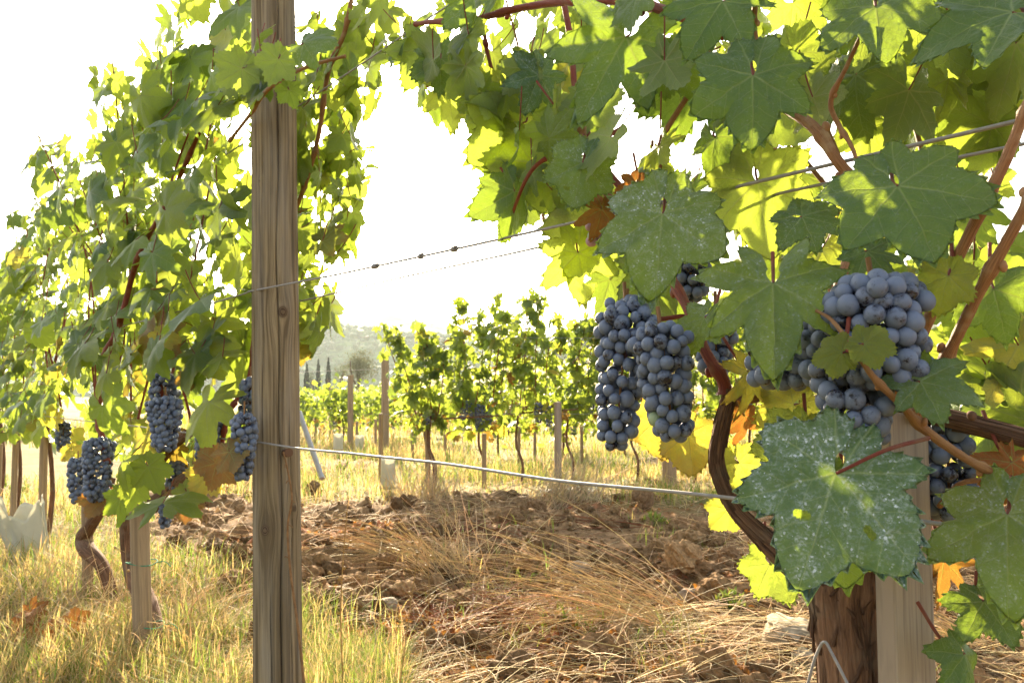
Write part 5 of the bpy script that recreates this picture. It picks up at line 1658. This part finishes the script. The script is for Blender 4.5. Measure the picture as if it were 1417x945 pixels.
p = area_pts(16000, (-12, 14), (12, 32), lambda x, y: (0.3 + 0.7 * patch(x, y, 65, 0.5)) * (np.abs(x) < 0.66 * y))
n = len(p)
blades(m, p, rng.uniform(0.10, 0.35, n), rng.uniform(0.006, 0.012, n) * p[:, 1] / 16, rng.uniform(0.1, 0.8, n), grass_cols(n, np.full(n, 0.25)))
p = ground_pts(900, (480, 1300), (690, 960), lambda x, y: soil_mask(x, y) * sst(0.58, 0.66, fbm(x * 2.6, y * 2.6, 66)))
n = len(p)
blades(m, p, rng.uniform(0.03, 0.12, n), rng.uniform(0.001, 0.002, n) * np.maximum(1, p[:, 1] / 3), rng.uniform(0.2, 1.3, n), grass_cols(n, np.full(n, 0.7)))
tag(m.build('grass', GRASS, smooth=False), 'mixed green and sun-dried grass along the rows', kind='stuff')

# clods and crumbs of tilled soil
m = MB()
sm_ = lambda x, y: soil_mask(x, y) * (0.25 + 0.75 * patch(x, y, 81, 1.8))
for n, base, lo, hi, pw in ((520, ICO4, 0.022, 0.065, 2.2), (3600, ICO2, 0.008, 0.026, 1.6), (9000, ICO1, 0.003, 0.010, 1.2)):
    p = ground_pts(n, (230, 1520), (676, 1010), sm_)
    s = (lo + (hi - lo) * rng.random((n, 1)) ** pw) * np.stack([rng.uniform(0.8, 1.3, n), rng.uniform(0.8, 1.3, n), rng.uniform(0.6, 0.95, n)], -1)
    p[:, 2] += s[:, 2] * 0.35
    b = rng.uniform(0.55, 1.35, (n, 1))
    mixc = rng.random((n, 1))
    c = b * (np.array([[0.140, 0.078, 0.034]]) * (1 - mixc) + np.array([[0.25, 0.152, 0.070]]) * mixc)
    v, f = base
    k0 = len(m.v)
    blobs(m, p, s, base, np.concatenate([c, np.ones((n, 1))], 1), 0.03 if base is ICO4 else 0.20)
    V = m.v[k0].reshape(n, len(v), 3)
    nz = fbm(V[..., 0] * 38 + V[..., 2] * 31, V[..., 1] * 38 - V[..., 2] * 27, 83, 3) - 0.5
    m.v[k0] = (p[:, None] + (V - p[:, None]) * (1 + 1.3 * nz[..., None])).reshape(-1, 3)
tag(m.build('clods', CLOD, smooth=False), 'crumbly brown clods of tilled soil between the rows', kind='stuff')

# larger clods and stones one can pick out
def rock(kind, label, px, py, wpx, hpx, col, seed, cat, group=None, mat=CLOD, ang=False, sink=0.25):
    p = gp(px, py)
    s = p[1] / F_PX
    v, f = ICO5
    if kind == 'stone':
        q = np.sign(v) * np.abs(v) ** 0.62
    else:
        q = v.copy()
    nz = fbm(v[:, 0] * 1.7 + seed + v[:, 2], v[:, 1] * 1.7 - v[:, 2] + seed, seed, 4) - 0.5 + 0.22 * (fbm(v[:, 0] * 7 + v[:, 2] * 5, v[:, 1] * 7 - v[:, 2] * 6, seed + 2, 3) - 0.5)
    q = q * (1 + (0.9 if kind != 'stone' else 0.75) * nz[:, None])
    q = q * np.array([wpx / 2 * s, wpx / 2 * s * 0.85, hpx / 2 * s])
    a = seed * 1.3
    q = np.stack([q[:, 0] * math.cos(0.3 * a) - q[:, 1] * math.sin(0.3 * a), q[:, 0] * math.sin(0.3 * a) + q[:, 1] * math.cos(0.3 * a), q[:, 2]], -1)
    m = MB()
    m.add(p + q + np.array([0, 0, hpx / 2 * s * (1 - sink)]), [f], None, (*col, 1))
    tag(m.build(kind, mat, origin=p, smooth=(kind == 'stone')), label, cat, group)
BR = (0.18, 0.105, 0.050)
rock('stone', 'large flat pale stone lying left of the shaggy trunk', 1098, 892, 84, 34, (0.29, 0.235, 0.155), 3, 'stone', mat=STONE, sink=0.1)
rock('stone', 'rounded pale stone below the large flat one', 1116, 926, 40, 30, (0.27, 0.215, 0.14), 5, 'stone', mat=STONE)
rock('stone', 'small angular stone standing in the shaded soil', 952, 836, 26, 22, (0.30, 0.24, 0.17), 7, 'stone', mat=STONE)
rock('stone', 'pale stone on the dark soil left of the angular one', 800, 795, 34, 18, (0.28, 0.215, 0.14), 8, 'stone', mat=STONE)
rock('stone', 'flat grey stone beside the twiggy red patch', 535, 845, 26, 18, (0.27, 0.21, 0.14), 9, 'stone', mat=STONE)
rock('soil_clod', 'big clod in the grass right of the white scraps', 890, 703, 34, 32, BR, 12, 'clod')
rock('soil_clod', 'tall clod in front of the curved vine arm', 1062, 812, 40, 52, BR, 13, 'clod')
rock('soil_clod', 'dark clod at the middle of the twiggy red patch', 688, 858, 44, 34, BR, 14, 'clod')
rock('soil_clod', 'round clod between the big post and the pale tuft', 526, 762, 26, 24, BR, 15, 'clod')
rock('soil_clod', 'dark clod near the foot of the leaning pole', 433, 684, 22, 20, BR, 16, 'clod')
rock('soil_clod', 'clod on the ridge of tilled soil behind the tuft', 494, 718, 24, 20, BR, 17, 'clod')
rock('soil_clod', 'lumpy clod directly left of the big post', 346, 808, 36, 26, BR, 18, 'clod')
rock('soil_clod', 'wide clod in the dark soil above the combed straw', 740, 715, 34, 26, BR, 19, 'clod')
rock('soil_clod', 'clod touching the fallen red leaves near the trunk', 1010, 782, 36, 28, BR, 20, 'clod')
rock('soil_clod', 'crumbling clod below the flat stone', 1076, 925, 48, 40, BR, 21, 'clod')

# straw, twigs and fallen leaves
def strands(mb, p, ln, rad, az, el, cols, arch=0.25, sides=3, k=6, wob=0.05):
    n = len(p)
    d = np.stack([np.cos(az) * np.cos(el), np.sin(az) * np.cos(el), np.sin(el)], -1)
    u = np.linspace(0, 1, k)[None, :, None]
    pts = p[:, None] + d[:, None] * ln[:, None, None] * u
    pts = pts + UP * (ln[:, None, None] * arch * (u - u * u) * rng.uniform(0.2, 1.2, (n, 1, 1)))
    sd = np.stack([-np.sin(az), np.cos(az), 0 * az], -1)
    pts = pts + sd[:, None] * (ln[:, None, None] * wob * rng.normal(0, 1, (n, 1, 1)) * 3 * u * u)
    g = H(pts[..., 0], pts[..., 1]) + rad[:, None] * 1.5
    pts[..., 2] = np.maximum(pts[..., 2], g)
    tubes(mb, pts, rad[:, None] * np.linspace(1.0, 0.5, k)[None], sides, cols)
def col_n(c, n, v=0.25):
    return np.concatenate([np.clip(np.array([c]) * rng.uniform(1 - v * 1.7, 1 + v, (n, 1)) * (1 + rng.normal(0, 0.05, (n, 3))), 0, 0.8), np.ones((n, 1))], 1)
STRAWC = (0.63, 0.48, 0.26)
m = MB()
def straw_field(n, pxr, pyr, mask, ln, rad):
    p = ground_pts(n, pxr, pyr, mask); p[:, 2] += 0.006
    strands(m, p, rng.uniform(*ln, n), rng.uniform(*rad, n) * np.maximum(1, p[:, 1] / 4), rng.uniform(0, 6.283, n), rng.normal(0.10, 0.18, n), col_n(STRAWC, n))
straw_field(4600, (230, 1520), (680, 1000), lambda x, y: 0.12 + 0.88 * patch(x, y, 91, 1.4), (0.05, 0.30), (0.0008, 0.0018))
straw_field(3500, (-140, 480), (690, 1000), lambda x, y: 1 - soil_mask(x, y), (0.06, 0.25), (0.0006, 0.0013))
straw_field(900, (400, 1150), (650, 720), lambda x, y: np.ones_like(x), (0.08, 0.3), (0.0008, 0.0016))
straw_field(420, (820, 1200), (850, 1000), lambda x, y: np.ones_like(x), (0.08, 0.4), (0.0008, 0.0016))
straw_field(300, (1290, 1440), (760, 1000), lambda x, y: np.ones_like(x), (0.08, 0.3), (0.0006, 0.0013))
tag(m.build('straw', STRAW), 'scattered dry straw lying over soil and grass', kind='stuff')

def tuft(label, px, py, n, ln, az, azs, el, els, sp, col=STRAWC, rad=(0.0008, 0.0019), arch=0.3, nm='dry_grass_tuft', cat='dry grass', line=None):
    p0 = gp(px, py)
    m = MB()
    p = p0 + np.stack([rng.normal(0, sp, n), rng.normal(0, sp, n), np.zeros(n)], -1)
    if line is not None:
        q = gp(*line)
        p = p + (q - p0) * rng.random((n, 1))
    p[:, 2] = H(p[:, 0], p[:, 1]) + 0.004
    strands(m, p, rng.uniform(*ln, n), rng.uniform(*rad, n) * max(1, p0[1] / 3.2), rng.normal(az, azs, n), rng.normal(el, els, n), col_n(col, n), arch, 3, 8, 0.05)
    o = tag(m.build(nm, STRAW, origin=p0), label, cat)
    if line is not None or nm == 'pruned_twig': o['kind'] = 'stuff'
tuft('pale dry tuft of grass fanning up from the tilled soil', 640, 800, 230, (0.14, 0.44), 2.4, 0.9, 0.5, 0.35, 0.07)
tuft('long bleached grass combed flat in a bow to the right', 930, 868, 170, (0.3, 0.8), 3.0, 0.42, 0.18, 0.16, 0.07, arch=0.45)
tuft('matted straw beside the fanned tuft', 560, 775, 220, (0.15, 0.4), 3.1, 0.5, 0.15, 0.15, 0.09)
tuft('thin dry stems crossing in front of the combed grass', 900, 880, 60, (0.3, 0.8), -0.5, 0.3, 0.08, 0.06, 0.12, rad=(0.0008, 0.0014))
tuft('dry grass clump under the wire by the second-row stake', 780, 700, 240, (0.15, 0.4), 0.9, 0.9, 0.8, 0.3, 0.10)
tuft('dry clump at the foot of the end vine', 585, 690, 160, (0.1, 0.3), 1.6, 1.2, 0.9, 0.3, 0.12)
tuft('straw heaped at the lower right behind the stake', 1370, 900, 200, (0.15, 0.45), 2.6, 0.6, 0.2, 0.15, 0.10)
tuft('dry grass clump at the feet of the left trunks', 250, 870, 240, (0.1, 0.32), 1.5, 1.4, 0.7, 0.4, 0.12)
tuft('dry grass clump before the torn plastic guard', 90, 850, 240, (0.1, 0.36), 1.5, 1.4, 0.6, 0.4, 0.16)
RED = (0.27, 0.085, 0.036)
tuft('dried red-brown weed spreading twiggy stems over the soil', 640, 880, 360, (0.06, 0.30), 1.6, 1.6, 0.25, 0.25, 0.13, RED, (0.0007, 0.0016), 0.15, 'dried_weed', 'weed', (740, 850))
tuft('reddish twigs strewn in front of the tilled ridge', 560, 735, 200, (0.05, 0.25), 1.6, 1.8, 0.12, 0.15, 0.16, RED, (0.0007, 0.0016), 0.1, 'dried_weed', 'weed', (720, 740))
tuft('long pruned red twig lying towards the stones', 870, 730, 14, (0.4, 0.9), 2.7, 0.3, 0.06, 0.04, 0.10, (0.26, 0.10, 0.045), (0.0014, 0.0022), 0.08, 'pruned_twig', 'twig')
# crumbled red leaf bits
m = MB()
for n, pxr, pyr, msk in ((4200, (420, 1050), (690, 960), lambda x, y: soil_mask(x, y) * sst(0.48, 0.62, fbm(x * 1.1 + 3, y * 1.1, 13))), (200, (950, 1120), (760, 840), lambda x, y: np.ones_like(x)), (260, (1280, 1440), (700, 960), lambda x, y: np.ones_like(x))):
    p = ground_pts(n, pxr, pyr, msk); p[:, 2] += 0.012
    t_ = np.zeros((n, 4)); t_[:, 0] = rng.random(n); t_[:, 3] = 1
    put_leaves(m, LEAF4, p, UP + rng.normal(0, 0.5, (n, 3)), rng.normal(0, 1, (n, 3)), rng.uniform(0.006, 0.020, n), t_)
tag(m.build('leaf_litter', LEAF), 'crumbled red-brown leaf bits over the tilled soil', kind='stuff')
def fallen(label, px, py, size, seed, tint, up=0.5):
    p = gp(px, py) + UP * 0.02
    V, F, T, UV = leaf_shape(121, 9, seed, wave=0.16, cup=0.4, pucker=0.12, lob=0.4)
    nr = unit(UP + np.array([0, -up, 0]) + rng.normal(0, 0.25, 3)); tp = unit(np.cross(nr, rng.normal(0, 1, 3))); xx = np.cross(tp, nr)
    m = MB(); m.add(p + size * (V[:, 0:1] * xx + V[:, 1:2] * tp + V[:, 2:3] * nr), [F, T], UV, tint)
    tag(m.build('fallen_leaf', LEAF, origin=p), label, 'leaf', 'fallen leaves')
    return p
fallen('red-orange fallen leaf at the lowest part of the tilled soil', 748, 938, 0.035, 301, G(0.5, 0, 0, 1))
fallen('orange fallen leaf under the full second-row vine', 606, 652, 0.06, 302, G(0.5, 0.2, 0, 1))
fallen('brown fallen leaf just below the creamy scrap', 760, 697, 0.07, 303, G(0.5, 0.1, 0, 1))
fallen('fallen red leaf in the grass below the left bunches', 245, 712, 0.06, 304, G(0.5, 0, 0, 1))
fallen('small red fallen leaf beside the pale tuft', 545, 700, 0.05, 305, G(0.5, 0, 0, 1))
m = MB()
c0 = gp(40, 905)
n = 34
p = c0 + np.stack([rng.normal(0, 0.12, n), rng.normal(0, 0.08, n), rng.uniform(0.0, 0.10, n)], -1)
t_ = np.zeros((n, 4)); t_[:, 0] = rng.random(n); t_[:, 3] = 1.0
put_leaves(m, LEAF2, p, UP + rng.normal(0, 0.7, (n, 3)) - np.array([0, 0.6, 0]), rng.normal(0, 1, (n, 3)), rng.uniform(0.04, 0.07, n), t_)
tag(m.build('withered_leaves', LEAF, origin=c0), 'heap of crumpled red leaves in the left corner of the grass', 'leaves', kind='stuff')

# tall thin weed stalks beside the big post and the dry tendril on it
def stalk(label, pl, Yd, r=0.0016, heads=0, col=(0.36, 0.24, 0.09)):
    pts = np.array([P(x, y, Yd) for x, y in pl])
    pts[:, 1] = Yd + np.linspace(0, 0.04, len(pts))
    pts[0, 2] = float(H(pts[0, 0], Yd)) - 0.02
    m = MB()
    s_ = spline(pts, 30)
    tubes(m, s_, np.linspace(r, r * 0.55, 30), 6, (*col, 1))
    for i in range(heads):
        j = int(rng.uniform(12, 29)); e = s_[j] + np.array([rng.normal(0, 0.02), rng.normal(0, 0.02), rng.uniform(0.0, 0.03)])
        tubes(m, spline(np.array([s_[j], (s_[j] + e) / 2, e]), 5), 0.0007, 4, (*col, 1))
        blobs(m, e[None], np.full((1, 3), 0.0045), ICO1, np.array([[*col, 1]]))
    tag(m.build('weed_stalk', STRAW, origin=pts[0]), label, 'weed', 'tall dry weed stalks by the post')
stalk('tall dry stalk rising close right of the big post', [(478, 975), (470, 860), (473, 760), (478, 690)], 2.1, 0.002, 5)
stalk('dry stalk second right of the big post', [(545, 985), (560, 890), (572, 800), (580, 740)], 2.0, 0.0016, 5)
stalk('thin bent stalk reaching toward the pale tuft', [(568, 990), (585, 900), (592, 830), (590, 770)], 2.2, 0.0014, 4)
stalk('dry stalk standing left of the big post', [(258, 900), (264, 830), (272, 740), (280, 668)], 2.5, 0.0014, 3)
stalk('thin stalk in the grass among the left vines', [(160, 950), (172, 860), (165, 760)], 2.6, 0.0013, 3)
stalk('slim stalk in front of the cord-tied stake', [(290, 900), (268, 800), (282, 720), (290, 640)], 2.7, 0.0013, 3)
stalk('upright pale stem on the shaded soil', [(795, 830), (790, 790), (786, 745)], 3.4, 0.0014, 0, STRAWC)
stalk('bent pale stem near the angular stone', [(1018, 800), (1008, 760), (1003, 720)], 3.6, 0.0014, 0, STRAWC)
pl = [(424, 980), (414, 880), (402, 790), (398, 730), (404, 690), (398, 650), (392, 625)]
pts = np.array([P(x, y, 1.755) for x, y in pl])
m = MB()
s_ = spline(pts, 60)
tubes(m, s_, np.linspace(0.0032, 0.0016, 60), 7, (0.20, 0.105, 0.045, 1))
for j in (22, 30, 38, 45, 52):
    e = s_[j] + np.array([rng.normal(0, 0.015), -0.008, rng.normal(0.005, 0.01)])
    tubes(m, spline(np.array([s_[j], (s_[j] + e) / 2 + [0, -0.004, 0.004], e]), 6), 0.0010, 5, (0.20, 0.105, 0.045, 1))
tag(m.build('dry_tendril', TWIG, origin=s_[0]), 'dry brown tendril climbing the right side of the big post', 'tendril')
# irrigation wire bent by the trunk
q = [(1118, 945, 1.0), (1128, 910, 1.0), (1140, 888, 1.0), (1152, 905, 1.0), (1180, 960, 1.0)]
pts = np.array([row(x, y, -0.07) for x, y, _ in q])
m = MB(); tubes(m, spline(pts, 40), 0.0013, 7)
tag(m.build('loose_wire', WIRE, origin=pts[0]), 'bent loose wire looped beside the shaggy trunk', 'wire')
# green ties
def tie(label, px, py, wpx, t, off):
    p = P(px, py, rowst(t, off, 0)[1]); s = p[1] / F_PX
    a = np.linspace(0, 2 * np.pi, 30)
    m = MB()
    pts = p + np.stack([wpx / 2 * s * np.cos(a), wpx / 2 * s * np.sin(a) * 0.9, 0.004 * np.sin(2 * a)], -1)
    tubes(m, pts, 0.0016, 6, (0.04, 0.22, 0.13, 1))
    tubes(m, spline(np.array([pts[0], pts[0] + [0.03, -0.01, 0.005], pts[0] + [0.05, -0.01, -0.01]]), 8), 0.0014, 5, (0.04, 0.22, 0.13, 1))
    tag(m.build('cord_tie', TWIG, origin=p), label, 'cord')
tie('green cord tied round the stake and dark trunk', 196, 778, 40, 1.0, -0.02)
tie('green cord tied low on the same stake near the ground', 208, 864, 36, 1.0, -0.02)
# small broad-leaved weed
def weed(label, px, py, n, size, h, col_y=0.1):
    p0 = gp(px, py)
    w = thing('small_weed', label, 'weed', p0, 'small green weeds')
    m = MB()
    p = p0 + np.stack([rng.normal(0, size * 1.2, n), rng.normal(0, size * 1.2, n), rng.uniform(0.3, 1, n) * h], -1)
    tubes(m, np.stack([np.repeat(p0[None], n, 0), (p + p0) / 2 + [0, 0, 0.01], p], 1), 0.001, 4, (0.12, 0.16, 0.04, 1))
    m.build('stems', GRASS, w)
    m = MB()
    blades(m, np.repeat(p, 3, 0), rng.uniform(0.6, 1.2, 3 * n) * size, rng.uniform(0.15, 0.25, 3 * n) * size, rng.uniform(0.4, 1.3, 3 * n), grass_cols(3 * n, np.full(3 * n, 0.97)))
    m.build('leaves', GRASS, w, smooth=False)
weed('little green seedling below the combed straw', 793, 885, 5, 0.022, 0.04)
weed('low green weed at the centre of the tilled soil', 735, 790, 12, 0.03, 0.05)
weed('dark green weed between the flat stone and the fallen bits', 1010, 850, 22, 0.025, 0.05)
weed('leafy weed under the leaning pole', 470, 655, 14, 0.045, 0.10)
weed('bright weed in front of the grass verge', 905, 735, 16, 0.035, 0.07)
weed('leafy young shoots before the white plastic guard', 22, 690, 12, 0.06, 0.12)
